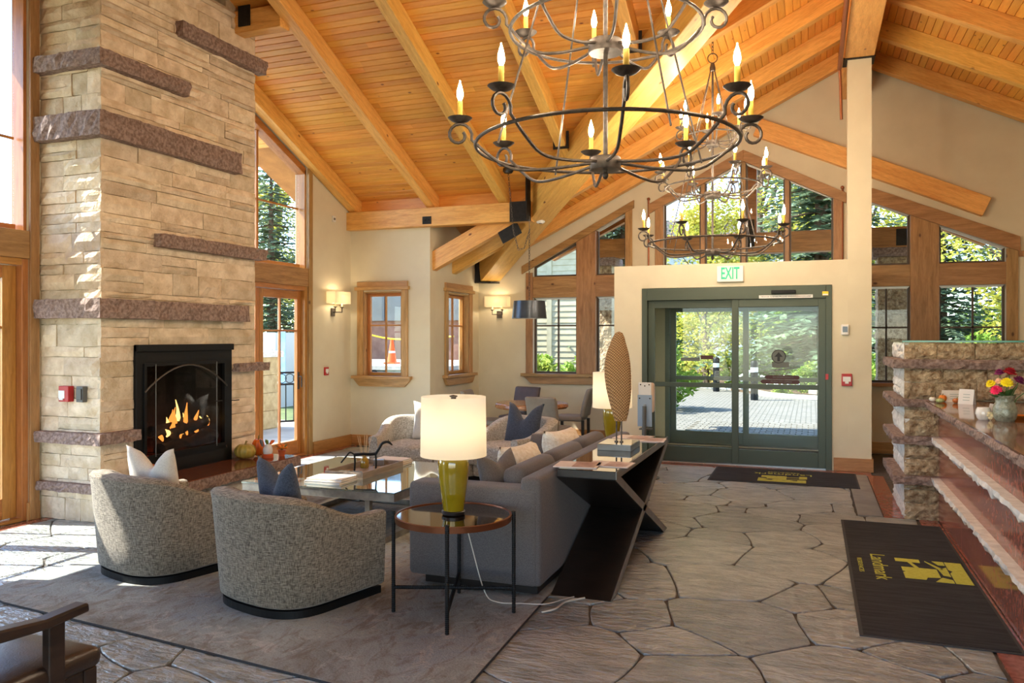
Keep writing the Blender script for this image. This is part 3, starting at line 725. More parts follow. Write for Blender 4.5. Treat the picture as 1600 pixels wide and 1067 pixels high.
ys = part('caution_sticker', MB().box(.13, .20, 10.612, 10.617, 2.16, 2.21), mat('yellow_sticker', (236,200,40), rough=.5), d3)
part('sticker_band', MB().box(.135, .195, 10.61, 10.613, 2.163, 2.180), m_white, ys)
part('red_tag', MB().box(.165, .20, 10.62, 10.628, 1.12, 1.19), m_red, d3)
m_decal = mat('decal_black', (20,20,20), rough=.5); m_decalgrey = mat('decal_grey', (92,96,90), rough=.5); m_maroon = mat('decal_maroon', (66,22,18), rough=.5)
GY = 10.668
dc = part('glass_decal', MB().lathe([(.088,0),(.088,.002)], 28).xf(Matrix.Rotation(PI/2,4,'X')), m_decal, d3, M_=Matrix.Translation((-.385, GY+.006, 1.40)))
part('decal_ring', MB().lathe([(.078,0),(.078,.002)], 28).xf(Matrix.Rotation(PI/2,4,'X')), m_decalgrey, dc, M_=Matrix.Translation((-.385, GY+.0035, 1.40)))
part('decal_arrow', MB().prism([(-.05,0),(.05,0),(0,.06)], 'y', 0, .002).prism([(-.016,-.055),(.016,-.055),(.016,0),(-.016,0)], 'y', 0, .002), m_decal, dc, M_=Matrix.Translation((-.385, GY+.001, 1.395)))
part('decal_plate', MB().box(-.465, -.26, GY+.004, GY+.006, 1.26, 1.33), m_decalgrey, d3)
for z_, dx in ((1.135, .02), (1.078, -.03)):
    ab = part('arrow_banner', MB().prism([(-.58+dx,0),(-.55+dx,.026),(-.15,.026),(-.13,0),(-.15,-.026),(-.55+dx,-.026)], 'y', 0, .002), m_maroon, d3, M_=Matrix.Translation((0, GY+.004, z_)))
    t_ = text_mesh('IN EMERGENCY' if z_ > 1.1 else 'PUSH TO OPEN', .036)
    obj('lettering', t_, m_decalgrey, ab, frame_mat((1,0,0), (0,0,1), (-.34+dx/2, GY+.003, z_)))
part('glass_notice', MB().box(-1.36, -1.20, 10.724, 10.727, 1.355, 1.405), m_maroon, d3); part('glass_notice', MB().box(-1.62, -1.37, 10.724, 10.727, 1.33, 1.375), m_decalgrey, d3)
# ---------------------------------------------------------------- fireplace
rs = random.Random(11)
FPX, FPY0, FPY1 = -5.865, 5.335, 7.43
fp = thing('fireplace', 'tall tan stone chimney breast with rough granite ledges and a lit firebox', 'fireplace', (-6.2, 6.38, 0))
OY0, OY1, OZ0, OZ1 = 5.74, 6.98, .36, 1.55
ztop = lambda y: zwest(y)+.03
core = MB(); ix, iy0, iy1 = FPX-.03, FPY0+.03, FPY1-.03
def cb(y0, y1, z0, z1): core.prism([(y0,z0),(y1,z0),(y1,z1 if z1 else ztop(y1)),(y0,z1 if z1 else ztop(y0))], 'x', -6.59, ix)
cb(iy0, OY0, 0, None); cb(OY1, iy1, 0, None); cb(OY0, OY1, OZ1, 5.2); cb(OY0, OY1, 0, OZ0-.02)
part('mortar_core', core, m_mortar, fp)
def rock(u0, u1, v0, v1, prot, vtop=None, g=.0022, nu=None, jag=1.0):
    """one ashlar: (u, v) face with jittered rough front, w outward"""
    u0 += g; u1 -= g; v0 += g; v1 -= g
    if u1-u0 < .03 or v1-v0 < .02: return None
    nu = max(3, min(6, int((u1-u0)/.09)+2)); nv = 3
    if jag > 1: nu = max(5, min(9, int((u1-u0)/.045)+2)); nv = 5
    vs = []; fs = []
    cu, cv = (u0+u1)/2, (v0+v1)/2
    for j in range(nv):
        for i in range(nu):
            u = u0+(u1-u0)*i/(nu-1); v = v0+(v1-v0)*j/(nv-1)
            edge = i in (0, nu-1) or j in (0, nv-1)
            wv = prot*.35+rs.uniform(-.003, .003) if edge else prot+rs.uniform(-.006*jag, .008*jag)
            if edge: u += rs.uniform(-.003, .003) if i not in (0, nu-1) else rs.uniform(-.002, .002); v += rs.uniform(-.004, .003)
            vs.append((u-cu, v-cv, wv))
    for j in range(nv-1):
        for i in range(nu-1):
            fs.append((j*nu+i, j*nu+i+1, (j+1)*nu+i+1, (j+1)*nu+i))
    per = [i for i in range(nu)]+[j*nu+nu-1 for j in range(1, nv)]+[(nv-1)*nu+i for i in range(nu-2, -1, -1)]+[j*nu for j in range(nv-2, 0, -1)]
    b = len(vs)
    for p in per: vs.append((vs[p][0], vs[p][1], -.032))
    n = len(per)
    fs += [(per[i], b+i, b+(i+1)%n, per[(i+1)%n]) for i in range(n)]
    mb = MB(); mb.add(vs, fs); return mb, cu, cv
def courses(u0, u1, vmax, place, holes=(), vtop=None, lo=.2, hi=.78, parent=None, mt=None, hs=(.055,.075,.095,.12,.14,.17,.21), v0=0, name='stone', prot=(.003, .042), jag=1.0):
    v = v0
    while v < vmax-.03:
        h = min(rs.choice(hs), vmax-v)
        if vmax-v-h < .05: h = vmax-v
        segs = [(u0, u1)]
        for a, b, c, d in holes:
            if v+h > c+.02 and v < d-.02:
                segs = [q for s, e in segs for q in ((s, min(e, a)), (max(s, b), e)) if q[1]-q[0] > .02]
        for s, e in segs:
            u = s
            while u < e-.001:
                L = rs.uniform(lo, hi)*(1.25 if h < .1 else 1)
                if e-u-L < .14: L = e-u
                if h > .14 and L > .3 and rs.random() < .18:        # two thin stones stacked in a tall course
                    rows = [(v, v+h*.45), (v+h*.45, v+h)]
                else: rows = [(v, v+h)]
                for a, b in rows:
                    vt = b
                    if vtop: vt = min(b, min(vtop(u), vtop(u+L))+.0)
                    if vt-a > .03:
                        got = rock(u, u+L, a, vt, rs.uniform(*prot), jag=jag)
                        if got: part(name, got[0], mt or m_stone, parent, M_=place(got[1], got[2]), fix=False)
                u += L
        v += h
def on_x(X): return lambda u, v: frame_mat((0,1,0), (0,0,1), (X, u, v))       # face looks to +x
def on_y(Y): return lambda u, v: frame_mat((1,0,0), (0,0,1), (u, Y, v))       # face looks to -y
courses(FPY0+.005, FPY1, 5.5, on_x(FPX-.012), [(OY0-.03, OY1+.03, .0, OZ1+.02)], lambda y: zwest(y)-.02, .26, .85, fp)
courses(-6.6, FPX-.008, 4.95, on_y(FPY0+.012), (), None, .18, .5, fp, hs=(.09,.11,.14,.17,.2))
courses(FPX-.7, FPX-.008, 2.6, lambda u, v: frame_mat((-1,0,0), (0,0,1), (u, FPY1-.012, v)), (), None, .3, .7, fp, hs=(.2,.26,.3))
def rough_slab(poly, z0, z1, jit=.012, step=.05, under=.0, rnd=rs):
    """split-faced slab: polygon outline, rough vertical edge, flat top and bottom"""
    pts = []
    for i in range(len(poly)):
        a, b = Vector(poly[i]), Vector(poly[(i+1)%len(poly)]); n = max(1, int((b-a).length/step))
        pts += [a+(b-a)*(k/n) for k in range(n)]
    n = len(pts); mb = MB(); vs = []
    lv = [z0, z0+(z1-z0)*.33, z0+(z1-z0)*.67, z1]
    cx = sum(p.x for p in pts)/n; cy_ = sum(p.y for p in pts)/n
    for k, z in enumerate(lv):
        for i, p in enumerate(pts):
            t_ = (pts[(i+1)%n]-pts[i-1]); nn = Vector((t_.y, -t_.x)).normalized()
            o = nn*(rnd.uniform(-jit, jit)-(.006 if k in (0, 3) else 0)-(under if k == 0 else 0))
            vs.append((p.x+o.x, p.y+o.y, z+(rnd.uniform(-.004, .004) if k in (0, 3) else rnd.uniform(-.006, .006))))
    fs = [(k*n+i, k*n+(i+1)%n, (k+1)*n+(i+1)%n, (k+1)*n+i) for k in range(3) for i in range(n)]
    fs += [tuple(range(n-1, -1, -1)), tuple(range(3*n, 4*n))]
    return mb.add(vs, fs)
PR = .095
def ell(y1): return [(-6.66, FPY0-PR), (FPX+PR, FPY0-PR), (FPX+PR, y1), (FPX-.03, y1), (FPX-.03, FPY0+.03), (-6.66, FPY0+.03)]
def strip(y0, y1): return [(FPX-.03, y0), (FPX+PR, y0), (FPX+PR, y1), (FPX-.03, y1)]
for poly, z0, z1 in ((ell(6.33), 4.03, 4.17), (ell(7.10), 3.41, 3.63), (ell(7.22), 1.815, 1.985), (ell(5.70), .70, .80), (strip(6.22, 7.52), 4.61, 4.76), (strip(5.94, 7.52), 2.51, 2.635), (strip(7.05, 7.58), 1.27, 1.36)):
    part('ledge', rough_slab(poly, z0, z1), m_ledge, fp)
part('ledge', rough_slab([(-6.62, FPY0-.07), (FPX+.0, FPY0-.07), (FPX, FPY0+.03), (-6.62, FPY0+.03)], .265, .345), m_ledge, fp)
# hearth: polished slab with a rough edge on a stone base
part('hearth_base', MB().box(FPX+.01, -5.40, 5.55, 7.42, 0, .23), m_cream_stone, fp)
courses(5.55, 7.42, .225, on_x(-5.42), (), None, .3, .7, fp, m_cream_stone, hs=(.11,.115))
part('hearth_edge', rough_slab([(FPX+.0, 5.45), (-5.30, 5.45), (-5.30, 7.50), (FPX, 7.50)], .225, .325, .008), m_ledge, fp)
part('hearth_slab', MB().box(FPX-.02, -5.312, 5.46, 7.488, .322, .334), m_hearth, fp)
# firebox ---------------------------------------------------------------------
fb = part('firebox', MB().box(-6.5, -6.47, OY0, OY1, OZ0-.02, OZ1).hexa([(-6.5,OY0,OZ0-.02),(FPX-.03,OY0,OZ0-.02),(FPX-.03,OY0+.03,OZ0-.02),(-6.5,OY0+.15,OZ0-.02),(-6.5,OY0,OZ1),(FPX-.03,OY0,OZ1),(FPX-.03,OY0+.03,OZ1),(-6.5,OY0+.15,OZ1)]).hexa([(-6.5,OY1-.15,OZ0-.02),(FPX-.03,OY1-.03,OZ0-.02),(FPX-.03,OY1,OZ0-.02),(-6.5,OY1,OZ0-.02),(-6.5,OY1-.15,OZ1),(FPX-.03,OY1-.03,OZ1),(FPX-.03,OY1,OZ1),(-6.5,OY1,OZ1)]).box(-6.5, FPX-.03, OY0, OY1, OZ0-.02, OZ0).box(-6.5, FPX-.03, OY0, OY1, OZ1-.02, OZ1), m_soot, fp)
X = FPX+.025
sr = part('fire_surround', MB().holed([(OY0-.03,OZ0-.03),(OY1+.03,OZ0-.03),(OY1+.03,OZ1+.02),(OY0-.03,OZ1+.02)], [[(OY0+.07,OZ0+.16),(OY1-.09,OZ0+.16),(OY1-.09,OZ1-.17),(OY0+.07,OZ1-.17)]], 'x', X-.05, X), m_black, fp, bevel=.004)
part('hood_lip', MB().box(X-.04, X+.03, OY0-.03, OY1+.03, OZ1-.04, OZ1+.025), m_black, sr, bevel=.004)
m_void = mat('vent_black', (8,8,8), rough=.8)
for a, b in ((OY0+.09, 6.33), (6.40, OY1-.09)): part('vent_slot', MB().box(X-.002, X+.002, a, b, OZ1-.12, OZ1-.085), m_void, sr)
part('vent_slot', MB().box(X-.002, X+.002, OY0+.08, OY1-.1, OZ0+.02, OZ0+.10), m_void, sr)
sc = part('screen_frame', MB().holed([(OY0+.05,OZ0+.14),(OY1-.07,OZ0+.14),(OY1-.07,OZ1-.15),(OY0+.05,OZ1-.15)], [[(OY0+.08,OZ0+.17),(OY1-.10,OZ0+.17),(OY1-.10,OZ1-.18),(OY0+.08,OZ1-.18)]], 'x', X, X+.015), m_black, fp)
m_iron = mat('worn_iron', (96,92,86), rough=.4, metal=.8)
arch = [(X+.02, OY0+.05+(OY1-OY0-.12)*k/16, OZ1-.42+.24*math.sin(PI*k/16)**.9) for k in range(17)]
part('arch_bar', MB().tube(arch, .008, 6), m_iron, sc, smooth=True)
for y in (OY0+.19, OY1-.22): part('screen_rod', MB().tube([(X+.015,y,OZ0+.15),(X+.015,y,OZ1-.16)], .005, 6), m_iron, sc, smooth=True)
part('screen_handle', MB().tube([(X+.015,OY1-.25,.98),(X+.05,OY1-.25,.98),(X+.05,OY1-.18,.98)], .006, 6), m_black, sc, smooth=True)
part('screen_handle', MB().tube([(X+.015,OY1+.0,.97),(X+.07,OY1+.0,.97),(X+.07,OY1+.06,.97)], .006, 6), m_black, sc, smooth=True)
part('fire_glass', MB().box(X-.03, X-.025, OY0+.07, OY1-.09, OZ0+.16, OZ1-.17), glass('smoked_glass', (.82,.82,.82), 1.0), fp)
# grate, logs, embers, flames
def log(p0, p1, r):
    a, b = Vector(p0), Vector(p1); n = 7; pts = [a+(b-a)*(i/(n-1))+Vector((rs.gauss(0,.012), rs.gauss(0,.008), rs.gauss(0,.01))) for i in range(n)]
    return MB().tube(pts, [r*rs.uniform(.85,1.12) for _ in pts], 9)
for a, b, r in (((-6.15,6.0,.56),(-6.1,6.72,.62),.075), ((-6.28,6.05,.60),(-6.3,6.75,.58),.08), ((-6.22,5.98,.74),(-6.08,6.62,.78),.065), ((-6.05,6.12,.72),(-6.3,6.55,.84),.055), ((-6.06,6.35,.50),(-6.0,6.80,.52),.05)):
    part('log', log(tuple(Vector(a)+Vector((.12,.16,-.03))), tuple(Vector(b)+Vector((.12,.16,-.03))), r), m_log, fp, smooth=True)
part('ember_bed', rough_slab([(-6.25,6.15),(-5.93,6.15),(-5.93,6.85),(-6.25,6.85)], .385, .45, .02), m_ember, fp)
for k in range(5): part('grate_bar', MB().tube([(-6.0,5.98+k*.18,.44),(-6.0,5.98+k*.18,.50),(-6.34,5.98+k*.18,.50)], .009, 6), m_black, fp, smooth=True)
for k in range(17):
    y = 6.22+.58*k/16+rs.uniform(-.02,.02); x = rs.uniform(-6.12,-5.94); h = (.08+.24*math.exp(-((y-6.46)/.15)**2))*rs.uniform(.75,1.1); z = rs.uniform(.60,.74)
    pts = [(x+.012*math.sin(3*q+k), y+.02*math.sin(4*q+k*2), z+h*q) for q in [i/7 for i in range(8)]]
    rr = [max(.003, (.016+.016*rs.random())*math.sin(PI*(.12+.88*q))**1.3) for q in [i/7 for i in range(8)]]
    part('flame', MB().tube(pts, rr, 7), m_flame2 if k % 3 == 0 else m_flame, fp, smooth=True)
# wall devices on the stone
al = thing('fire_alarm_pull', 'red fire alarm pull box on the stone chimney breast left face', 'fire alarm', (-6.24, FPY0-.03, 1.1))
part('alarm_body', MB().box(-6.30,-6.18,FPY0-.06,FPY0-.0,1.07,1.21), m_red, al, bevel=.006); part('alarm_label', MB().box(-6.295,-6.225,FPY0-.063,FPY0-.059,1.10,1.17), m_white, al)
part('alarm_handle', MB().box(-6.28,-6.24,FPY0-.07,FPY0-.06,1.085,1.10), m_white, al)
sw_ = thing('wall_switch_box', 'grey weatherproof switch box beside the red alarm on the chimney breast', 'switch', (-6.06, FPY0-.02, 1.1))
part('box_body', MB().box(-6.10,-6.02,FPY0-.05,FPY0,1.07,1.21), m_grey, sw_, bevel=.005); part('box_cover', MB().box(-6.09,-6.03,FPY0-.06,FPY0-.05,1.09,1.19), mat('dark_grey_plastic', (66,64,62), rough=.4), sw_, bevel=.004)
# hearth decorations
def pumpkin(name, label, c, r, h, col, col2, stem, ribs=12, group=None):
    t = thing(name, label, 'pumpkin', c, 0, group); mb = MB(); n = ribs*4; m = 12; vs = []
    for j in range(1, m):
        a = -PI/2+PI*j/m
        for k in range(n):
            g = 2*PI*k/n; f = 1-.13*abs(math.cos(g*ribs/2))**4
            vs.append((r*math.cos(a)**.8*f*math.cos(g), r*math.cos(a)**.8*f*math.sin(g), h/2+h/2*math.sin(a)*(1-.12*(math.cos(a)<.35))))
    b = len(vs); vs += [(0,0,h*.06),(0,0,h*.90)]
    fs = [(j*n+k, j*n+(k+1)%n, (j+1)*n+(k+1)%n, (j+1)*n+k) for j in range(m-2) for k in range(n)]
    fs += [(b, (k+1)%n, k) for k in range(n)]+[(b+1, (m-2)*n+k, (m-2)*n+(k+1)%n) for k in range(n)]
    part('flesh', mb.add(vs, fs), mat(name+'_skin', col, col2, rough=.4, ns=5, stretch=(1,1,.3)), t, smooth='all', world=False)
    part('stem', MB().tube([(0,0,h*.86),(r*.04,0,h*1.02),(r*.15,.0,h*1.15)], [r*.13,r*.09,r*.11], 7), mat(name+'_stem', stem, rough=.8), t, smooth=True, world=False)
    return t
pumpkin('striped_pumpkin', 'yellow green ribbed pumpkin on the hearth right of the firebox', (-5.72, 7.08, .334), .115, .165, (186,158,70), (160,146,62), (150,134,80))
pumpkin('orange_pumpkin', 'orange pumpkin on the hearth left end behind the ivory pillow', (-5.62, 5.60, .334), .13, .17, (206,104,36), (222,124,48), (120,110,60))
pumpkin('small_orange_pumpkin', 'small bright orange pumpkin behind the white figurine on the hearth', (-5.70, 7.27, .334), .07, .20, (220,104,24), (230,124,36), (120,110,60))
gn = thing('owl_figurine', 'small white rounded autumn figurine with grey leaf wings on the hearth', 'figurine', (-5.55, 7.24, .334))
part('body', MB().ball((0,0,.075), (.05,.055,.075), 16, 10), m_white, gn, smooth=True, world=False)
part('base', MB().lathe([(.06,0),(.062,.025),(.05,.04)], 16), mat('russet', (196,84,36), rough=.7), gn, smooth=True, world=False)
for k, (a, b, cc) in enumerate((((-.03,-.05,.13),(-.01,-.12,.21),(120,116,112)), ((0,.0,.14),(.0,-.04,.20),(104,128,52)), ((0,.04,.14),(.0,.12,.17),(208,96,32)))):
    part('leaf', MB().tube([a, ((a[0]+b[0])/2,(a[1]+b[1])/2,(a[2]+b[2])/2+.01), b], [.012,.02,.003], 6), mat('leaf_%d' % k, cc, rough=.7), gn, smooth=True, world=False)
fl = thing('autumn_posy', 'little orange flower posy in a clay pot at the hearth right end', 'flowers', (-5.47, 7.38, .334))
part('pot', MB().lathe([(.03,0),(.042,.06),(.045,.065),(.038,.066)], 16), mat('clay', (192,92,44), rough=.7), fl, smooth=True, world=False)
for k in range(11):
    g = k*2.4; rr = .012+.045*(k/11)
    part('flower', MB().ball((rr*math.cos(g), rr*math.sin(g), .085+.03*rs.random()), (.021,.021,.013), 8, 5), mat('petal_orange', (230,130,30), rough=.8) if k == 0 else bpy.data.materials['petal_orange'], fl, world=False)
for k in range(7):
    g = k*.9; part('leaf', MB().tube([(0,0,.06),(.03*math.cos(g),.03*math.sin(g),.10),(.075*math.cos(g),.075*math.sin(g),.12+.02*rs.random())], [.004,.012,.002], 5), bpy.data.materials['leaf_2'] if k % 2 else bpy.data.materials['leaf_1'], fl, world=False)
# ---------------------------------------------------------------- chandeliers
def crom(P, k=5):
    P = [Vector(p) for p in P]; out = []
    for i in range(len(P)-1):
        a, b, c, d = P[max(0,i-1)], P[i], P[i+1], P[min(len(P)-1,i+2)]
        for j in range(k):
            t = j/k; out.append(.5*((2*b)+(c-a)*t+(2*a-5*b+4*c-d)*t*t+(3*b-a-3*c+d)*t**3))
    return out+[P[-1]]
CH = (-1.0, 4.06, 2.50)
ch = thing('chandelier', 'large wrought iron candle chandelier hanging nearest, cut by the top of the picture', 'chandelier', CH)
def tier(zr, R_, zh, hub, n, a0, sc=1.0):
    part('ring', MB().tube([(R_*math.cos(2*PI*k/64), R_*math.sin(2*PI*k/64), zr) for k in range(64)], .0095, 8, True), m_bronze, ch, smooth=True, world=False)
    part('hub', MB().lathe([(.001,zh-.035),(hub,zh-.035),(hub+.004,zh-.03),(hub+.004,zh+.025),(hub,zh+.03),(.001,zh+.03)], 24), m_bronze, ch, smooth=True, world=False)
    q = .070*sc
    prof = crom([(hub, zh-.0), (.45*R_, zh-.03), (.72*R_, zh-.028), (.90*R_, zr-.045), (R_, zr+.015)], 4)
    c = Vector((R_+.085*sc, zr+.055)); arc = []
    for k in range(17):
        g = math.radians(200-k*26); rr = q*(1-.62*k/16); arc.append(Vector((c.x+rr*math.cos(g), c.y+rr*math.sin(g))))
    prof = prof[:-1]+arc
    me = mesh_of(MB().tube([(p[0], 0, p[1]) for p in prof], .0085, 7), 'arm', True)
    zc = c.y+q+.006; xc = c.x-.005
    m1 = mesh_of(MB().lathe([(.002,zc-.012),(.02,zc-.010),(.045,zc-.002),(.062,zc+.012),(.064,zc+.014),(.06,zc+.014),(.043,zc+.004),(.016,zc+.0),(.002,zc+.0)], 20, (xc,0,0)), 'drip_cup', True)
    m2 = mesh_of(MB().lathe([(.0135,zc),(.0135,zc+.10),(.011,zc+.104),(.005,zc+.105)], 12, (xc,0,0)), 'candle', True)
    m3 = mesh_of(MB().lathe([(.006,zc+.104),(.013,zc+.118),(.0165,zc+.135),(.015,zc+.155),(.009,zc+.178),(.004,zc+.195),(.0015,zc+.208)], 10, (xc,0,0)), 'bulb', 'all')
    for k in range(n):
        M_ = Matrix.Rotation(a0+2*PI*k/n, 4, 'Z')
        a = obj('arm', me, m_bronze, ch, M_, world=False)
        for nm, mm, mt in (('drip_cup', m1, m_bronze), ('candle', m2, m_candle), ('bulb', m3, m_bulb)): obj(nm, mm, mt, a, None, world=False)
A0 = math.radians(20.5)
tier(.14, .675, .05, .075, 8, A0); tier(.74, .495, .655, .085, 8, A0); tier(1.28, .275, 1.20, .06, 6, A0+.3)
part('stem', MB().tube([(0,0,0),(0,0,2.02)], .012, 10), m_bronze, ch, smooth=True, world=False)
part('finial', MB().ball((0,0,-.012), (.016,.016,.022), 10, 7), m_bronze, ch, smooth=True, world=False)
for k in range(4):
    g = A0+PI/4*0+k*PI/2+math.radians(22.5)
    part('stay_rod', MB().tube([(.02*math.cos(g),.02*math.sin(g),2.0),(.60*math.cos(g),.60*math.sin(g),.10)], .0055, 6), m_bronze, ch, smooth=True, world=False)
part('collar', MB().lathe([(.005,1.96),(.03,1.97),(.032,2.0),(.02,2.05),(.005,2.06)], 14), m_bronze, ch, smooth=True, world=False)
def chain_mb(pts, L=.05, r=.0035, w_=.013):
    mb = MB(); P = [Vector(p) for p in pts]; d = []
    tot = sum((P[i+1]-P[i]).length for i in range(len(P)-1)); n = max(1, int(tot/(L*.78)))
    def at(s):
        for i in range(len(P)-1):
            l = (P[i+1]-P[i]).length
            if s <= l or i == len(P)-2: return P[i]+(P[i+1]-P[i])*(s/l), (P[i+1]-P[i]).normalized()
            s -= l
    for k in range(n):
        c, t_ = at((k+.5)*tot/n); u = t_.orthogonal().normalized(); v = t_.cross(u)
        s = u if k % 2 else v
        mb.tube([c+t_*(L/2)*math.cos(2*PI*j/8)+s*w_*math.sin(2*PI*j/8) for j in range(8)], r, 4, True)
    return mb
part('hanging_ring', MB().tube([(.05*math.cos(2*PI*k/20), 0, 2.105+.05*math.sin(2*PI*k/20)) for k in range(20)], .006, 6, True), m_bronze, ch, smooth=True, world=False)
part('chain', chain_mb([(0,0,2.15),(0,0,2.47)]), m_bronze, ch, world=False)
part('ceiling_canopy', MB().lathe([(.002,2.44),(.05,2.45),(.065,2.49),(.065,2.56),(.002,2.56)], 20), m_bronze, ch, smooth=True, world=False)
dup(ch, (-.98, 8.70, 2.50), math.radians(8), 'smaller-looking far iron candle chandelier hanging before the gable window by the entrance')
# ---------------------------------------------------------------- sconces
def sconce(label, pos, dirx, ang):
    """pos on the wall, dirx = along the wall"""
    t = thing('wall_sconce', label, 'wall lamp', pos, ang, 'twin arm wall sconces')
    # local: wall plane y=0, sticks out to -y, along x
    part('backplate', MB().box(-.045,.045,-.022,0,-.06,.06), m_bronze, t, bevel=.004, world=False)
    part('arm', MB().tube([(0,-.02,0),(0,-.11,0),(-.09,-.11,0),(-.09,-.11,.06)], .008, 8).tube([(0,-.11,0),(.09,-.11,0),(.09,-.11,.06)], .008, 8), m_bronze, t, smooth=True, world=False)
    for sx in (-.09, .09):
        c = part('candle_cup', MB().lathe([(.008,.06),(.03,.075),(.032,.08),(.012,.08)], 12, (sx,-.11,0)), m_bronze, t, smooth=True, world=False)
        part('candle', MB().lathe([(.012,.08),(.012,.13),(.002,.13)], 10, (sx,-.11,0)), m_ivory2, c, smooth=True, world=False)
    sh_ = MB().holed([(-.20,-.19),(.20,-.19),(.20,-.03),(-.20,-.03)], [[(-.196,-.186),(.196,-.186),(.196,-.034),(-.196,-.034)]], 'z', .125, .30)
    part('lamp_shade', sh_, m_shade, t, world=False)
    L = bpy.data.lights.new('sconce_light', 'POINT'); L.energy = 3.2; L.color = (1,.80,.54); L.shadow_soft_size = .03
    lo = bpy.data.objects.new('sconce_light', L); COL.objects.link(lo); lo.parent = t; lo.location = (0,-.11,.21)
    return t
m_ivory2 = mat('candle_ivory', (240,226,180), rough=.5)
sconce('cream-shaded twin wall sconce left of the small four-pane window', (XW, 10.10, 2.01), None, PI/2)
sconce('cream-shaded twin wall sconce on the back wall behind the hanging drum lamp', (-4.87, YB, 2.02), None, 0)
# ---------------------------------------------------------------- table lamps
def table_lamp(label, loc):
    t = thing('table_lamp', label, 'lamp', loc)
    part('foot', MB().lathe([(.002,0),(.068,0),(.07,.018),(.064,.022),(.002,.022)], 32), m_blackwood, t, smooth=True, world=False)
    part('ceramic_body', MB().lathe([(.062,.022),(.066,.05),(.082,.16),(.092,.25),(.093,.30),(.088,.335),(.075,.352),(.03,.358),(.002,.36)], 40), m_gold, t, smooth=True, world=False)
    part('neck', MB().lathe([(.012,.355),(.012,.41),(.002,.41)], 12), m_bronze, t, smooth=True, world=False)
    sp = part('lamp_shade', MB().lathe([(.190,.345),(.1965,.345),(.1915,.695),(.1885,.695)], 48, caps=False).lathe([(.186,.3455),(.190,.345)], 48, caps=False), m_shade, t, smooth=True, world=False, fix=False)
    part('spider', MB().tube([(-.19,0,.66),(.19,0,.66)], .0035, 6).tube([(0,-.19,.66),(0,.19,.66)], .0035, 6), m_bronze, t, world=False)
    part('finial', MB().lathe([(.002,.66),(.014,.664),(.016,.69),(.024,.695),(.024,.70),(.002,.705)], 14), m_bronze, t, smooth=True, world=False)
    L = bpy.data.lights.new('lamp_light', 'POINT'); L.energy = LAMP; L.color = (1,.82,.58); L.shadow_soft_size = .05
    lo = bpy.data.objects.new('lamp_light', L); COL.objects.link(lo); lo.parent = t; lo.location = (0,0,.52)
    return t
table_lamp('olive ceramic table lamp with white drum shade on the round side table in front', (-1.99, 4.33, .60))
table_lamp('white-shaded olive ceramic lamp half hidden behind the woven sculpture', (-1.86, 7.83, .60))
# ---------------------------------------------------------------- pendant drum
pd = thing('drum_pendant', 'dark metal drum pendant lamp swagged on a chain over the dining table', 'pendant lamp', (-3.62, 10.36, 1.90))
m_drum = mat('gunmetal', (58,62,68), (84,90,98), rough=.32, metal=.8, ns=3)
part('drum_shade', MB().lathe([(.235,0),(.24,0),(.215,.24),(.21,.24)], 40, caps=False), m_drum, pd, smooth=True, world=False, fix=False)
part('shade_lining', MB().lathe([(.234,.001),(.209,.239),(.002,.239)], 40, caps=False), m_white, pd, smooth=True, world=False, fix=False)
part('spider', MB().tube([(-.21,0,.235),(.21,0,.235)], .005, 6), m_bronze, pd, world=False)
zhook = zmain(-3.62)-.42
hk = Vector((-3.62, 10.36, 2.72))
can = Vector((-3.87, 10.2, zwest(10.2)-.01))
part('chain', chain_mb([(-3.62,10.36,2.14), (-3.62,10.36,3.12)], .045, .003, .011), m_bronze, pd)
sag = [(-3.62,10.36,3.02), (-3.70,10.31,2.80), (-3.80,10.25,2.98), (can.x,can.y,can.z-.02)]
part('swag_chain', chain_mb([(-3.62,10.36,3.10), (-3.68,10.32,2.86), (-3.75,10.28,2.84), (-3.81,10.24,3.1), (can.x,can.y,can.z-.02)], .045, .003, .011), m_bronze, pd)
part('hook', MB().tube([(-3.62,10.36,3.30),(-3.62,10.36,3.14),(-3.62,10.38,3.11),(-3.62,10.39,3.13)], .004, 6), m_bronze, pd, smooth=True)
part('ceiling_canopy', MB().lathe([(.002,-.04),(.05,-.035),(.07,-.012),(.07,.03),(.002,.03)], 20), m_drum, pd, smooth=True, M_=Matrix.Translation(can))
# ---------------------------------------------------------------- small fittings
def detector(label, M_):
    t = tag(part('smoke_detector', MB().lathe([(.002,-.045),(.045,-.045),(.062,-.03),(.066,-.008),(.072,0),(.002,0)], 24), m_white, None, smooth=True, M_=M_), label, 'smoke detector')
    part('sensor_grille', MB().lathe([(.002,-.052),(.022,-.05),(.024,-.044),(.002,-.044)], 12), m_grey, t, world=False)
vdir = Vector((-5.06-.12, 12.42-6.42, 0)).normalized()
detector('round white smoke detector under the diagonal valley beam', Matrix.Translation((-3.58, 10.72, 3.295)))
detector('round white smoke detector under the ridge beam near the top edge', Matrix.Translation((.575, 8.42, 5.055)))
ex = thing('exit_sign', 'white exit sign with green letters above the sliding doors', 'exit sign', (-.97, 10.62, 2.36))
part('sign_box', MB().box(-1.14,-.81,10.60,10.65,2.355,2.56), m_white, ex, bevel=.006)
t_ = text_mesh('EXIT', .19, bold=.004)
bx = max(v.co.x for v in t_.vertices)
for v in t_.vertices: v.co.x *= .118/bx; v.co.y *= 1.12
m_exit = emit('exit_green', (.12,.72,.36), .8)
obj('lettering', t_, m_exit, ex, frame_mat((1,0,0),(0,0,1),(-.975,10.598,2.457)))
th = thing('thermostat', 'white wall thermostat with blue grey screen right of the entrance', 'thermostat', (.39, 10.63, 1.67))
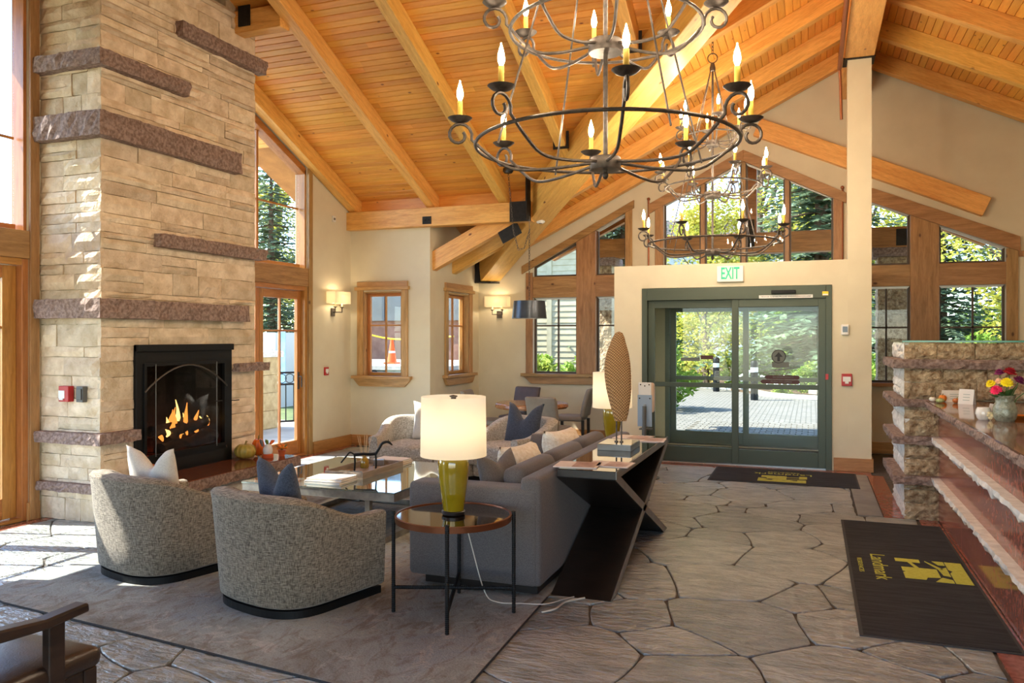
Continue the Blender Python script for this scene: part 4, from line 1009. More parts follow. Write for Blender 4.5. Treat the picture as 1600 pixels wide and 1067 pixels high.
part('housing', MB().box(.345,.435,10.615,10.65,1.67,1.80), m_white, th, bevel=.012); part('screen', MB().box(.362,.418,10.611,10.616,1.705,1.775), mat('lcd', (78,92,112), rough=.2), th)
def strobe(name, label, M_):
    t = thing(name, label, 'fire alarm', (0,0,0)); t.matrix_basis = M_; WL[t.name] = M_
    part('alarm_body', MB().box(-.06,.06,-.03,0,-.075,.075), m_red, t, bevel=.006, world=False); part('alarm_label', MB().box(-.045,.045,-.034,-.029,-.02,.04), m_white, t, world=False)
    part('alarm_lever', MB().box(-.02,.02,-.04,-.03,-.045,-.02), m_white, t, world=False)
strobe('fire_alarm_station', 'red fire alarm station under the thermostat by the entrance', Matrix.Translation((.41, 10.65, 1.12)))
strobe('fire_alarm_station', 'red fire alarm station on the west wall below the sconce', Matrix.Translation((XW, 9.93, 1.15)) @ Matrix.Rotation(PI/2, 4, 'Z') @ Matrix.Scale(.8, 4))
ms = thing('motion_sensor', 'tiny beige wall sensor high beside the raked west window', 'sensor', (XW, 10.13, 3.35))
part('housing', MB().box(XW,XW+.02,10.09,10.17,3.34,3.43), m_cream_stone, ms, bevel=.005); part('sensor_lens', MB().box(XW+.019,XW+.024,10.11,10.15,3.37,3.40), m_grey, ms)
pp = thing('sprinkler_pipe', 'copper sprinkler pipe running along the ridge beam', 'pipe', (.33, 9, 5.0))
part('pipe_run', MB().tube([(.335,5.0,5.02),(.335,10.85,5.02)], .028, 10), m_copper, pp, smooth=True); part('pipe_drop', MB().tube([(.335,10.85,5.02),(.345,10.9,4.9),(.36,10.95,4.4)], .018, 8), m_copper, pp, smooth=True)
part('hanger', MB().tube([(.335,8.6,5.05),(.335,8.6,5.2)], .01, 6).tube([(.335,10.2,5.05),(.335,10.2,5.2)], .01, 6), m_black, pp)
for lb, x in (('thin copper pipe rising on the gable wall left of the big gable window', -2.37), ('thin copper pipe rising on the gable wall beside the tall post', .42)):
    t = thing('riser_pipe', lb, 'pipe', (x, YB-.03, 2.6))
    part('pipe_run', MB().tube([(x,YB-.03,2.60),(x,YB-.03,3.78)], .014, 8), m_copper, t, smooth=True); part('pipe_cap', MB().ball((x,YB-.03,3.79), .026, 10, 7), m_copper, t, smooth=True)
# ---------------------------------------------------------------- rug
m_rug, t, b = new_mat('distressed_rug'); b.inputs['Roughness'].default_value = 1; b.inputs['Specular IOR Level'].default_value = .05
mp, _ = coords(t, (1,1,1), False); n1 = noise(t, mp, 1.6, 8, .7, .8); n2 = noise(t, mp, 5.5, 6, .7, 1.2); n3 = noise(t, mp, 90, 2)
r1 = ramp(t, n1.outputs[0], [(.36, srgb(140,141,134)), (.5, srgb(163,168,164)), (.66, srgb(148,158,164))]); r2 = ramp(t, n2.outputs[0], [(.54, (0,0,0,1)), (.66, (1,1,1,1))])
mp2, _ = coords(t, (2.2,1.1,1), False); n4 = noise(t, mp2, 3.1, 7, .75, 2.0); r4 = ramp(t, n4.outputs[0], [(.5, (0,0,0,1)), (.60, (.6,.6,.6,1))])
c_ = mixc(t, r1.outputs[0], srgb(184,182,176), r2.outputs[0]); c_ = mixc(t, c_, srgb(126,114,100), r4.outputs[0]); r3 = ramp(t, n3.outputs[0], [(.3,(.86,.86,.86,1)),(.6,(1,1,1,1))])
t.links.new(mixc(t, c_, r3.outputs[0], 1.0, 'MULTIPLY'), b.inputs['Base Color']); bump(t, b, n3.outputs[0], .5, .006)
RUG = [(-5.0,3.62),(-4.67,3.53),(-3.4,3.40),(-2.22,3.26),(-1.5,3.17),(-1.56,4.8),(-1.62,8.25),(-5.0,8.3)]
rug = thing('area_rug', 'large faded grey and beige distressed rug under the seating group', 'rug', (-3.3, 5.8, 0))
part('pile', MB().prism(RUG, 'z', .0, .013), m_rug, rug, bevel=.004)
edge = MB().tube([(x,y,.006) for x,y in RUG[:6]], .0065, 6); part('bound_edge', edge, mat('rug_binding', (54,54,56), rough=1, bs=120, bst=.5), rug)
GZ = .013
# ---------------------------------------------------------------- barrel chairs
def chair_path(n=56):
    w_, d0, d1 = .412, .385, -.385; pts = []
    for k in range(n+1):
        s = -1+2*k/n                                   # -1 right front .. 1 left front
        L1 = .38
        if abs(s) > 1-L1: f = (abs(s)-(1-L1))/L1; x, y = w_, -.04+(d0+.04)*f
        else:
            g = (abs(s)/(1-L1))*PI/2; x, y = w_*math.sin(g)**.72, -.04+(d1+.04)*math.cos(g)**.72
        pts.append(Vector((x*(-1 if s > 0 else 1), y)))
    return pts
def barrel(label, loc, rz, group, fab):
    t = thing('barrel_chair', label, 'armchair', loc, rz, group)
    P = chair_path(); n = len(P); vs = []; m = 12
    for i, p in enumerate(P):
        a, b = P[max(0,i-1)], P[min(n-1,i+1)]; tg = (b-a).normalized(); nn = Vector((tg.y, -tg.x))
        if nn.dot(p-Vector((0,.0))) < 0 and abs(p.y) < .3: nn = -nn
        if nn.dot(Vector((p.x, min(p.y,.0)))) < 0: nn = -nn
        k = max(0, min(1, (p.y+.37)/.60)); k = k*k*(3-2*k); h = .705*(1-k)+.525*k; fl = 1-.75*k
        sec = [(-.02,.055),(0,.07),(.012*fl+.004,.25),(.045*fl+.006,h-.06),(.052*fl+.006,h-.02),(.036*fl,h),(-.02,h+.004),(-.066,h),(-.082,h-.02),(-.086,h-.07),(-.09,.25),(-.09,.055)]
        for d, z in sec: q = p+nn*d; vs.append((q.x, q.y, z))
    fs = [(i*m+j, i*m+(j+1)%m, (i+1)*m+(j+1)%m, (i+1)*m+j) for i in range(n-1) for j in range(m)]+[tuple(range(m)), tuple(range((n-1)*m, n*m))]
    part('shell', MB().add(vs, fs), fab, t, smooth=50, world=False)
    part('plinth', MB().prism([(p.x*.965, p.y*.965) for p in P], 'z', 0, .045), m_black, t, world=False)
    # seat cushion, a D in plan, crowned
    Q = [Vector((p.x*.755, p.y*.74+.02)) for p in P]; Q[0].y = Q[-1].y = .41; mb = MB(); vs = []; lv = [(.97,.20),(1,.23),(1,.38),(.97,.415),(.86,.435),(.5,.45),(.02,.455)]
    for s_, z in lv:
        for p in Q: vs.append((p.x*s_, (p.y-.05)*s_+.05, z))
    c = len(Q); fs = [(k*c+i, k*c+(i+1)%c, (k+1)*c+(i+1)%c, (k+1)*c+i) for k in range(len(lv)-1) for i in range(c)]+[tuple(range(c)), tuple(range((len(lv)-1)*c, len(lv)*c))]
    part('seat_cushion', mb.add(vs, fs), fab, t, smooth=50, world=False)
    part('seat_rail', MB().box(-.30,.30,.28,.36,.06,.20), fab, t, bevel=.012, world=False)
    return t
barrel('grey tweed barrel chair in sun by the fireplace, back to the camera', (-4.30, 4.47, GZ), math.radians(-15), 'tweed barrel chairs around the glass table', m_tweed)
barrel('grey tweed barrel chair next to the round side table, back to the camera', (-3.06, 4.25, GZ), math.radians(-15), 'tweed barrel chairs around the glass table', m_tweed)
barrel('pale tweed barrel chair facing forward below the small four-pane window', (-4.25, 8.22, GZ), math.radians(190), 'tweed barrel chairs around the glass table', m_tweed2)
barrel('pale tweed barrel chair with slate pillow between lamp and sofa', (-3.17, 8.54, GZ), math.radians(156), 'tweed barrel chairs around the glass table', m_tweed2)
def pillow_mb(w_, h, th, chop=.0, n=16, ribs=0, rnd=None):
    vs = []; fs = []; idx = {}
    for sd in (1, -1):
        for i in range(n+1):
            for j in range(n+1):
                u, v = -1+2*i/n, -1+2*j/n; e = abs(u) == 1 or abs(v) == 1
                if e and sd == -1: idx[(sd,i,j)] = idx[(1,i,j)]; continue
                x = u*w_/2*(1-.10*(1-v*v)); z = v*h/2*(1-.10*(1-u*u))
                tk = th/2*((1-u*u)*(1-v*v))**.42
                if ribs: tk *= 1+.10*math.sin(u*ribs*PI)*math.cos(v*ribs*PI*.7); 
                z -= chop*((v+1)/2)**1.5*math.exp(-(u/.42)**2); tk *= 1-.35*(chop>0)*((v+1)/2)*math.exp(-(u/.4)**2)
                idx[(sd,i,j)] = len(vs); vs.append((x, sd*tk, z))
        for i in range(n):
            for j in range(n): fs.append((idx[(sd,i,j)], idx[(sd,i+1,j)], idx[(sd,i+1,j+1)], idx[(sd,i,j+1)]))
    return MB().add(vs, fs)
def pillow(label, loc, rz, tilt, w_, h, th, mt, chop, ribs=0, group='throw pillows', roll=0, cat='pillow'):
    M_ = Matrix.Translation(loc) @ Matrix.Rotation(rz, 4, 'Z') @ Matrix.Rotation(tilt, 4, 'X') @ Matrix.Rotation(roll, 4, 'Y')
    p = part('throw_pillow', pillow_mb(w_, h, th, chop, ribs=ribs), mt, None, smooth='all', M_=M_)
    return tag(p, label, cat, group)
pillow('ivory chopped throw pillow on the sunlit barrel chair by the fireplace', (-4.30, 4.36, .455+.215), math.radians(-4), math.radians(10), .46, .44, .17, m_ivory, .13)
pillow('slate chopped throw pillow on the barrel chair by the side table', (-3.09, 4.15, .455+.215), math.radians(-26), math.radians(10), .46, .46, .17, m_navy, .14)
pillow('white throw pillow in sunlight on the far barrel chair below the window', (-4.13, 8.38, .455+.22), math.radians(192), math.radians(14), .46, .46, .17, m_ivory, .08)
pillow('slate chopped throw pillow on the far pale barrel chair left of the sofa', (-3.06, 8.56, .455+.20), math.radians(163), math.radians(14), .50, .50, .18, m_navy, .17)
# ---------------------------------------------------------------- sofa
sf = thing('sofa', 'long grey linen three seat sofa with its back to the walkway', 'sofa', (-2.05, 6.05, GZ))
part('base_frame', MB().box(-2.42,-1.63,4.82,7.30,GZ,.085), m_blackwood, sf)
for y0, y1 in ((4.72, 4.93), (7.19, 7.40)):
    a = part('arm', MB().rbox(-2.50,-1.60,y0,y1,.08,.695,.035), m_sofa, sf, smooth=True)
part('back', MB().rbox(-1.72,-1.578,4.73,7.39,.08,.765,.035), m_sofa, sf, smooth=True)
part('seat_frame', MB().rbox(-2.48,-1.80,4.92,7.20,.08,.27,.02), m_sofa, sf, smooth=True)
for k in range(3):
    y0 = 4.935+k*.753
    part('seat_cushion', MB().rbox(-2.50,-1.80,y0,y0+.748,.27,.44,.04,.025), m_sofa, sf, smooth=True)
    s0 = MB().rbox(-.36,.36,-.085,.085,-.20,.20,.07,0); s0.v = [(x, y*(1+.25*(1-(x/.36)**2)), z) for x,y,z in s0.v]
    part('back_cushion', s0, m_sofa, sf, smooth=True, M_=Matrix.Translation((-1.82, y0+.374, .59)) @ Matrix.Rotation(PI/2, 4, 'Z') @ Matrix.Rotation(math.radians(-12), 4, 'X'))
pillow('grey linen scatter cushion at the near end of the sofa', (-2.0, 5.14, .645), math.radians(80), math.radians(-16), .46, .44, .17, m_sofa, .06)
pillow('ivory fleece pillow nearest the sofa arm', (-2.06, 5.74, .63), math.radians(76), math.radians(-16), .46, .42, .30, m_fluffy, .0, ribs=3, group='fleece pillows on the sofa')
pillow('ivory fleece pillow at the far end of the sofa before the far arm', (-2.03, 6.72, .64), math.radians(74), math.radians(-16), .46, .42, .30, m_fluffy, .0, ribs=3, group='fleece pillows on the sofa')
bp = MB(); n = 40
for k in range(n):
    pass
vs = []; fs = []; NX, NZ = 41, 6
for i in range(NX):
    x = -.26+.52*i/(NX-1)
    for j in range(2*NZ):
        g = 2*PI*j/(2*NZ); vs.append((x, (.055+.006*(i%2))*math.cos(g), .14*math.sin(g)*(1+.02*(i%2))))
M2 = 2*NZ; fs = [(i*M2+j, i*M2+(j+1)%M2, (i+1)*M2+(j+1)%M2, (i+1)*M2+j) for i in range(NX-1) for j in range(M2)]+[tuple(range(M2)), tuple(range((NX-1)*M2, NX*M2))]
tag(part('pleated_cushion', MB().add(vs, fs), m_sofa, None, smooth='all', M_=Matrix.Translation((-2.2, 7.11, .60)) @ Matrix.Rotation(math.radians(-8), 4, 'X')), 'grey pleated cushion standing against the far arm of the sofa', 'pillow')
# ---------------------------------------------------------------- console behind the sofa
cs = thing('console_table', 'black X-framed console table with mirrored top behind the sofa', 'console table', (-1.38, 5.98, 0))
X0, X1, Y0, Y1, ZT = -1.56, -1.17, 5.02, 6.98, .785
m_mirror = mat('smoked_mirror', (120,112,100), rough=.04, metal=1)
part('top', MB().box(X0,X1,Y0,Y1,ZT-.05,ZT-.006), m_blackwood, cs); part('mirror_top', MB().box(X0+.004,X1-.004,Y0+.004,Y1-.004,ZT-.006,ZT), m_mirror, cs)
m_edge = mat('pewter_edge', (112,110,106), (128,126,122), rough=.4, metal=.5, ns=8)
part('top_edge', MB().box(X1,X1+.006,Y0,Y1,ZT-.05,ZT), m_edge, cs)
def slant(ya, yb, nm):
    """slab leaning from (ya, floor) to (yb, under the top)"""
    d = Vector((yb-ya, ZT-.05)); L = d.length; d.normalize(); hw = .028/abs(d.y)
    poly = [(ya-hw,0),(ya+hw,0),(yb+hw,ZT-.05),(yb-hw,ZT-.05)]
    p = part('leg_panel', MB().prism(poly, 'x', X0, X1), m_blackwood, cs)
    part('edge_band', MB().prism(poly, 'x', X1, X1+.006), m_edge, p); return p
slant(Y0-.06, Y1-.05, 'a'); slant(Y1-.12, Y0+.05, 'b')
# sculpture
sc_ = thing('woven_sculpture', 'tan woven paddle shaped sculpture on a mirrored block, standing on the console', 'sculpture', (-1.40, 6.12, ZT))
part('base_block', MB().box(-.13,.13,-.17,.17,0,.045), m_edge, sc_, bevel=.002, world=False); part('base_mirror', MB().box(-.127,.127,-.167,.167,.045,.048), m_mirror, sc_, world=False)
for y in (-.022, .022): part('rod', MB().lathe([(.006,.048),(.006,.22)], 10, (y*.9,-.0,0)).lathe([(.016,.048),(.016,.055)], 12, (y*.9,0,0)), m_bronze, sc_, world=False)
m_wov, t, b = new_mat('woven_rattan'); b.inputs['Roughness'].default_value = .8
mp, _ = coords(t, (1,1,1), False); wv = t.nodes.new('ShaderNodeTexWave'); wv.inputs['Scale'].default_value = 26; wv.inputs['Distortion'].default_value = 1.2; wv.bands_direction = 'DIAGONAL'; t.links.new(mp.outputs[0], wv.inputs['Vector'])
mp2, _ = coords(t, (-1,1,1), False); wv2 = t.nodes.new('ShaderNodeTexWave'); wv2.inputs['Scale'].default_value = 30; wv2.bands_direction = 'DIAGONAL'; wv2.inputs['Distortion'].default_value = 1.5; t.links.new(mp2.outputs[0], wv2.inputs['Vector'])
mu = t.nodes.new('ShaderNodeMath'); mu.operation = 'MULTIPLY'; t.links.new(wv.outputs['Fac'], mu.inputs[0]); t.links.new(wv2.outputs['Fac'], mu.inputs[1])
rr = ramp(t, mu.outputs[0], [(.05, srgb(120,86,52)), (.5, srgb(198,158,110))]); t.links.new(rr.outputs[0], b.inputs['Base Color']); bump(t, b, mu.outputs[0], .7, .006)
out = [(.0,.205),(.045,.21),(.062,.27),(.082,.36),(.098,.46),(.104,.56),(.100,.66),(.086,.74),(.062,.81),(.046,.86),(.028,.895),(.0,.905)]
vs = []; m = 16
for r_, z in out:
    for k in range(m):
        g = 2*PI*k/m; off = .012*math.sin(z*7)
        vs.append((r_*math.cos(g)+off, .035*(r_/.104)**.6*math.sin(g) if r_ else 0, z))
n = len(out); fs = [(i*m+k, i*m+(k+1)%m, (i+1)*m+(k+1)%m, (i+1)*m+k) for i in range(n-1) for k in range(m)]
part('woven_paddle', MB().add(vs, fs), m_wov, sc_, smooth=True, world=False, M_=Matrix.Rotation(math.radians(20), 4, 'Z'))
m_mag = mat('magazine_cover', (206,186,180), (226,214,206), rough=.4, ns=6, var=.06); m_mag2 = mat('magazine_print', (150,112,104), (190,160,150), rough=.4, ns=14)
def magazine(label, x, y, z, rz, w_=.24, d=.29, group='magazines on the console'):
    o = tag(part('magazine', MB().box(-w_/2,w_/2,-d/2,d/2,0,.006), m_mag, None, M_=Matrix.Translation((x,y,z)) @ Matrix.Rotation(rz,4,'Z')), label, 'magazine', group)
    part('cover_print', MB().box(-w_/2+.015,w_/2-.015,-d/2+.02,d/2-.12,.006,.0066), m_mag2, o, world=False); return o
magazine('pale magazine at the near left corner of the console top', -1.47, 5.20, ZT, math.radians(95)); magazine('pale magazine at the near right edge of the console top', -1.27, 5.30, ZT, math.radians(88), .22)
magazine('pale magazine at the far left of the console, beside the sculpture', -1.43, 6.78, ZT, math.radians(84)); magazine('pale magazine at the far right corner of the console top', -1.28, 6.66, ZT, math.radians(94))
# ---------------------------------------------------------------- coffee table
ct = thing('coffee_table', 'large square silver coffee table with a mirrored glass top before the hearth', 'coffee table', (-3.78, 6.27, GZ))
m_leaf_silver = mat('silver_leaf', (138,136,132), (176,172,164), rough=.32, metal=.75, ns=10, bs=24, bst=.1)
cx0, cx1, cy0, cy1, cz = -4.50, -3.05, 5.53, 7.0, .43
part('apron', MB().holed([(cx0,cy0),(cx1,cy0),(cx1,cy1),(cx0,cy1)], [[(cx0+.05,cy0+.05),(cx1-.05,cy0+.05),(cx1-.05,cy1-.05),(cx0+.05,cy1-.05)]], 'z', cz-.075, cz-.012), m_leaf_silver, ct, bevel=.002)
part('underplate', MB().box(cx0+.05,cx1-.05,cy0+.05,cy1-.05,cz-.03,cz-.012), m_leaf_silver, ct)
part('glass_top', MB().box(cx0-.004,cx1+.004,cy0-.004,cy1+.004,cz-.012,cz), mat('mirrored_glass', (176,190,188), rough=.03, metal=.85), ct)
for x, y in ((cx0+.26,cy0+.06),(cx1-.30,cy0+.06),(cx0+.26,cy1-.10),(cx1-.30,cy1-.10)):
    part('leg', MB().box(x,x+.045,y,y+.045,GZ,cz-.075), m_leaf_silver, ct, bevel=.002)
part('base_frame', MB().holed([(cx0+.1,cy0+.02),(cx1-.1,cy0+.02),(cx1-.1,cy1-.02),(cx0+.1,cy1-.02)], [[(cx0+.15,cy0+.07),(cx1-.15,cy0+.07),(cx1-.15,cy1-.07),(cx0+.15,cy1-.07)]], 'z', GZ, GZ+.05), m_leaf_silver, ct, bevel=.002)
tr = thing('wooden_tray', 'long low weathered wooden tray across the coffee table', 'tray', (-3.78, 6.32, cz))
m_tray = wood('weathered_wood', (120,104,88), (164,146,126), axis='y', var=0)
part('tray_base', MB().box(-.19,.19,-.36,.36,0,.012), m_tray, tr, world=False)
for a in (-.19, .178): part('tray_side', MB().box(a,a+.012,-.36,.36,.012,.055), m_tray, tr, world=False)
for a in (-.36, .348): part('tray_end', MB().box(-.178,.178,a,a+.012,.012,.055), m_tray, tr, world=False)
def book(label, x, y, z, rz, w_, d, h, col, group):
    o = thing('book', label, 'book', (x,y,z), rz, group); c = mat('book_cover', col, rough=.6)
    part('pages', MB().box(-w_/2+.006,w_/2-.004,-d/2+.005,d/2-.005,.003,h-.003), m_paper, o, world=False)
    part('cover', MB().box(-w_/2,w_/2,-d/2,d/2,0,.003).box(-w_/2,w_/2,-d/2,d/2,h-.003,h).box(-w_/2,-w_/2+.004,-d/2,d/2,.003,h-.003), c, o, world=False)
book('white book at the bottom of the near stack on the coffee table', -3.80, 5.80, cz, 0, .34, .28, .02, (206,196,182), 'books on the coffee table')
book('white book on top of the near stack on the coffee table', -3.80, 5.81, cz+.02, math.radians(3), .33, .26, .018, (226,220,210), 'books on the coffee table')
book('pale book at the bottom of the far stack on the coffee table', -3.80, 6.84, cz, 0, .32, .26, .022, (176,150,126), 'books on the coffee table')
book('white book on top of the far stack on the coffee table', -3.80, 6.83, cz+.022, math.radians(-2), .31, .25, .02, (228,222,212), 'books on the coffee table')
hs = thing('horse_sculpture', 'black iron long-legged horse sculpture standing on the wooden tray', 'sculpture', (-3.76, 6.28, cz+.012), math.radians(22))
def hbar(nm, pts, r): part(nm, MB().tube(crom(pts, 4), r, 8), m_black, hs, smooth=True, world=False)
hbar('body', [(-.10,0,.145),(-.03,0,.152),(.05,0,.150),(.10,0,.155)], .0135)
hbar('neck', [(.095,0,.152),(.125,0,.20),(.155,0,.248),(.195,0,.262)], .0115)
part('head', MB().tube([(.185,0,.262),(.215,0,.258),(.245,0,.232)], [.010,.013,.006], 8), m_black, hs, smooth=True, world=False)
for s_ in (-.008,.008): part('ear', MB().tube([(.205,s_,.265),(.212,s_,.287)], [.005,.001], 6), m_black, hs, world=False)
for x in (-.095, .095):
    for y in (-.014, .014): part('leg', MB().tube([(x,y*.4,.15),(x+.005,y,.07),(x,y,0)], [.008,.006,.007], 7), m_black, hs, smooth=True, world=False)
hbar('tail', [(-.10,0,.15),(-.135,0,.168),(-.17,0,.13),(-.215,0,.075)], .007)
rd = thing('reed_diffuser', 'reed diffuser bottle with pale sticks on the wooden tray', 'diffuser', (-3.86, 6.44, cz+.012))
part('bottle', MB().lathe([(.002,0),(.036,0),(.040,.012),(.04,.06),(.03,.085),(.014,.095),(.014,.115),(.002,.115)], 20), mat('amber_glass', (150,120,40), rough=.1, coat=.5), rd, smooth=True, world=False)
for k in range(6):
    g = k*1.05; part('reed', MB().tube([(.005*math.cos(g),.005*math.sin(g),.02),(.075*math.cos(g)*(.4+.6*(k%2)),.075*math.sin(g),.29+.01*(k%3))], .0022, 5), mat('reed_straw', (206,170,126), rough=.8) if k == 0 else bpy.data.materials['reed_straw'], rd, world=False)
for k, (x, y, lb) in enumerate(((-3.84,6.05,'clear glass coaster block at the near end of the tray'), (-3.72,6.06,'clear glass coaster block beside the horse foreleg on the tray'), (-3.80,6.60,'grey box at the far end of the tray'))):
    o = tag(part('glass_block' if k < 2 else 'small_box', MB().box(-.05,.05,-.035,.035,0,.032 if k < 2 else .055), mat('ice_glass_%d' % k, (150,170,184) if k < 2 else (120,116,112), rough=.12), None, bevel=.004, M_=Matrix.Translation((x,y,cz+.012)) @ Matrix.Rotation(.2*k,4,'Z')), lb, 'coaster' if k < 2 else 'box')
# ---------------------------------------------------------------- round side tables
def side_table(label, c):
    t = thing('round_side_table', label, 'side table', c)
    ztp = .585-(c[2]-GZ)
    part('rim', MB().lathe([(.333,ztp-.035),(.345,ztp-.035),(.347,ztp),(.335,ztp+.002),(.333,ztp-.002)], 64, loop=True), mat('copper_rim', (116,68,42), rough=.32, metal=.7), t, smooth=True, world=False)
    part('top', MB().lathe([(.002,ztp-.03),(.333,ztp-.03),(.333,ztp-.004),(.002,ztp-.004)], 64), mat('smoked_top', (92,72,52), rough=.05, metal=.9), t, smooth=True, world=False)
    a0 = math.radians(-71)
    def rebar(p, q, nm):
        p, q = Vector(p), Vector(q); L = (q-p).length; n = int(L/.011); pts = []; rr = []
        for k in range(n):
            for f, r in ((0,.0105),(.35,.0105),(.5,.0128),(.8,.0128)): pts.append(p+(q-p)*((k+f)/n)); rr.append(r)
        part(nm, MB().tube(pts+[q], rr+[.0105], 8), m_black, t, world=False)
    for k in range(4):
        g = a0+k*PI/2; x, y = .358*math.cos(g), .358*math.sin(g)
        rebar((x,y,0),(x,y,ztp+.018),'leg')
    for k in range(2):
        g = a0+k*PI/2; x, y = .35*math.cos(g), .35*math.sin(g); z = .125+.022*k
        rebar((x,y,z),(-x,-y,z),'cross_bar')
    return t
side_table('round side table with copper rim and ribbed iron legs beside the sofa arm', (-1.99, 4.33, GZ))
side_table('round copper-rimmed side table mostly hidden past the far end of the sofa', (-1.86, 7.83, GZ))
cord = crom([(-1.93,4.36,.57),(-1.92,4.42,.42),(-1.86,4.50,.10),(-1.80,4.56,.025),(-1.66,4.60,.02),(-1.52,4.64,.02),(-1.44,4.80,.012),(-1.40,4.86,.012)], 6)
tag(part('power_cord', MB().tube(cord, .0035, 6), mat('cord_ivory', (206,200,186), rough=.5), None, smooth=True), 'thin pale lamp cord looping from the side table to the console foot', 'cord')
cord2 = crom([(-1.50,4.52,.012),(-1.44,4.60,.014),(-1.42,4.75,.012),(-1.33,4.86,.012)], 6)
tag(part('power_cord', MB().tube(cord2, .006, 6), bpy.data.materials['cord_ivory'], None, smooth=True), 'thicker pale cord end lying on the floor at the rug corner', 'cord')
# ---------------------------------------------------------------- wooden armchair, lower left corner
wc = thing('wooden_armchair', 'dark wooden armchair with brown leather seat cut by the lower left corner', 'armchair', (-2.80, 2.05, 0))
ZL = -.003
m_dk = mat('dark_walnut', (36,26,21), (58,42,33), rough=.35, ns=5, stretch=(1,1,6))
zs = .445
def sbox(nm, *a, bv=.006): part(nm, MB().box(*a), m_dk, wc, bevel=bv)
sbox('leg', -2.60,-2.545,2.245,2.30,ZL,.40); sbox('leg', -3.10,-3.045,2.245,2.30,ZL,.40)
for x in (-3.10,-2.60): sbox('leg', x,x+.055,1.76,1.82,ZL,.80)
sbox('seat_rail', -2.60,-2.55,1.82,2.245,.33,.40); sbox('seat_rail', -3.095,-3.05,1.82,2.245,.33,.40); sbox('seat_rail', -3.05,-2.60,2.25,2.295,.33,.40)
part('seat', MB().rbox(-3.10,-2.53,1.80,2.32,.395,.475,.035,.02), m_leather, wc, smooth=True)
part('back', MB().rbox(-3.05,-2.60,1.76,1.82,.52,.90,.02), m_leather, wc, smooth=True)
for x0 in (-2.565, -3.125):
    sbox('arm_post', x0,x0+.04,2.08,2.145,.36,.625)
    part('armrest', MB().prism([(1.74,.655),(1.76,.69),(2.06,.655),(2.235,.662),(2.24,.628),(2.08,.618),(1.9,.63)], 'x', x0-.012, x0+.052), m_dk, wc, bevel=.008)
# ---------------------------------------------------------------- dining set
dt = thing('dining_table', 'round live-edge wood slab dining table under the drum pendant', 'dining table', (-3.60, 10.36, 0))
m_slab2 = wood('slab_wood', (120,74,44), (172,118,76), rough=.2, var=0)
rd_ = random.Random(3); rim = [.50+.02*math.sin(3*g)+.012*math.sin(7*g+1)+rd_.uniform(-.005,.005) for g in [2*PI*k/48 for k in range(48)]]
vs = [(r*f*math.cos(2*PI*k/48), r*f*math.sin(2*PI*k/48), z) for f, z in ((.95,.675),(1.0,.70),(.985,.735),(.96,.745)) for k, r in enumerate(rim)]
fs = [(i*48+k, i*48+(k+1)%48, (i+1)*48+(k+1)%48, (i+1)*48+k) for i in range(3) for k in range(48)]+[tuple(range(47,-1,-1)), tuple(range(144,192))]
part('tabletop', MB().add(vs, fs), m_slab2, dt, world=False)
part('pedestal', MB().box(-.07,.07,-.07,.07,.05,.675), m_blackwood, dt, bevel=.006, world=False); part('pedestal_foot', MB().box(-.30,.30,-.05,.05,0,.05).box(-.05,.05,-.30,.30,0,.05), m_blackwood, dt, world=False)
def dchair(label, loc, rz, mt):
    t = thing('dining_chair', label, 'chair', loc, rz, 'leather dining chairs at the slab table')
    part('seat', MB().rbox(-.22,.22,-.20,.24,.40,.475,.03,.012), mt, t, smooth=True, world=False)
    bk = MB().rbox(-.215,.215,-.035,.035,0,.42,.025); bk.v = [(x, y-.10*(z/.42)**1.5, z) for x,y,z in bk.v]
    part('backrest', bk, mt, t, smooth=True, world=False, M_=Matrix.Translation((0,-.205,.46)))
    for x in (-.20,.16): 
        for y in (-.23,.18): part('leg', MB().hexa([(x,y,0),(x+.035,y,0),(x+.035,y+.035,0),(x,y+.035,0),(x-.002,y-.002,.42),(x+.04,y-.002,.42),(x+.04,y+.04,.42),(x-.002,y+.04,.42)]), m_blackwood, t, world=False)
    return t
dchair('taupe leather dining chair seen from behind in front of the slab table', (-3.20, 9.98, 0), math.radians(-6), m_taupe)
dchair('plum leather dining chair behind the slab table facing the room', (-4.14, 11.35, 0), math.radians(170), m_seatdark)
dchair('grey leather dining chair in profile right of the slab table', (-3.36, 11.55, 0), math.radians(92), m_taupe)
dchair('taupe leather dining chair left of the slab table behind the lamp', (-4.36, 10.62, 0), math.radians(-84), m_taupe)
# ---------------------------------------------------------------- sanitizer stand
hs = thing('sanitizer_stand', 'white hand sanitizer dispenser on a grey floor stand left of the entrance', 'dispenser', (-1.82, 9.3, 0))
part('stand_base', MB().lathe([(.002,0),(.17,0),(.17,.012),(.15,.018),(.002,.018)], 28), m_grey, hs, smooth=True, world=False)
part('pole', MB().tube([(0,0,.015),(0,0,.86)], .018, 10), m_steel, hs, smooth=True, world=False); part('pole_sleeve', MB().tube([(-.0,-.03,.50),(-.0,-.03,.84)], .024, 10), m_grey, hs, smooth=True, world=False)
part('back_plate', MB().box(-.085,.085,-.008,.0,.60,.97), mat('pale_blue_steel', (150,170,190), rough=.4), hs, bevel=.01, world=False)
part('dispenser_back', MB().box(-.075,.075,.0,.02,.86,1.115), m_white, hs, bevel=.006, world=False); part('dispenser_body', MB().rbox(-.09,.10,.02,.12,.76,1.11,.03), mat('tan_plastic', (214,190,168), rough=.5), hs, smooth=True, world=False)
for x, z in ((-.05,1.09),(.05,1.09),(0,1.075),(-.06,.93),(.06,.93)): part('screw', MB().ball((x,-.004 if z > 1 else -.01,z), .008, 8, 5), m_black, hs, world=False)
part('drip_tray', MB().box(-.07,.07,.0,.12,.56,.575), m_grey, hs, bevel=.004, world=False)
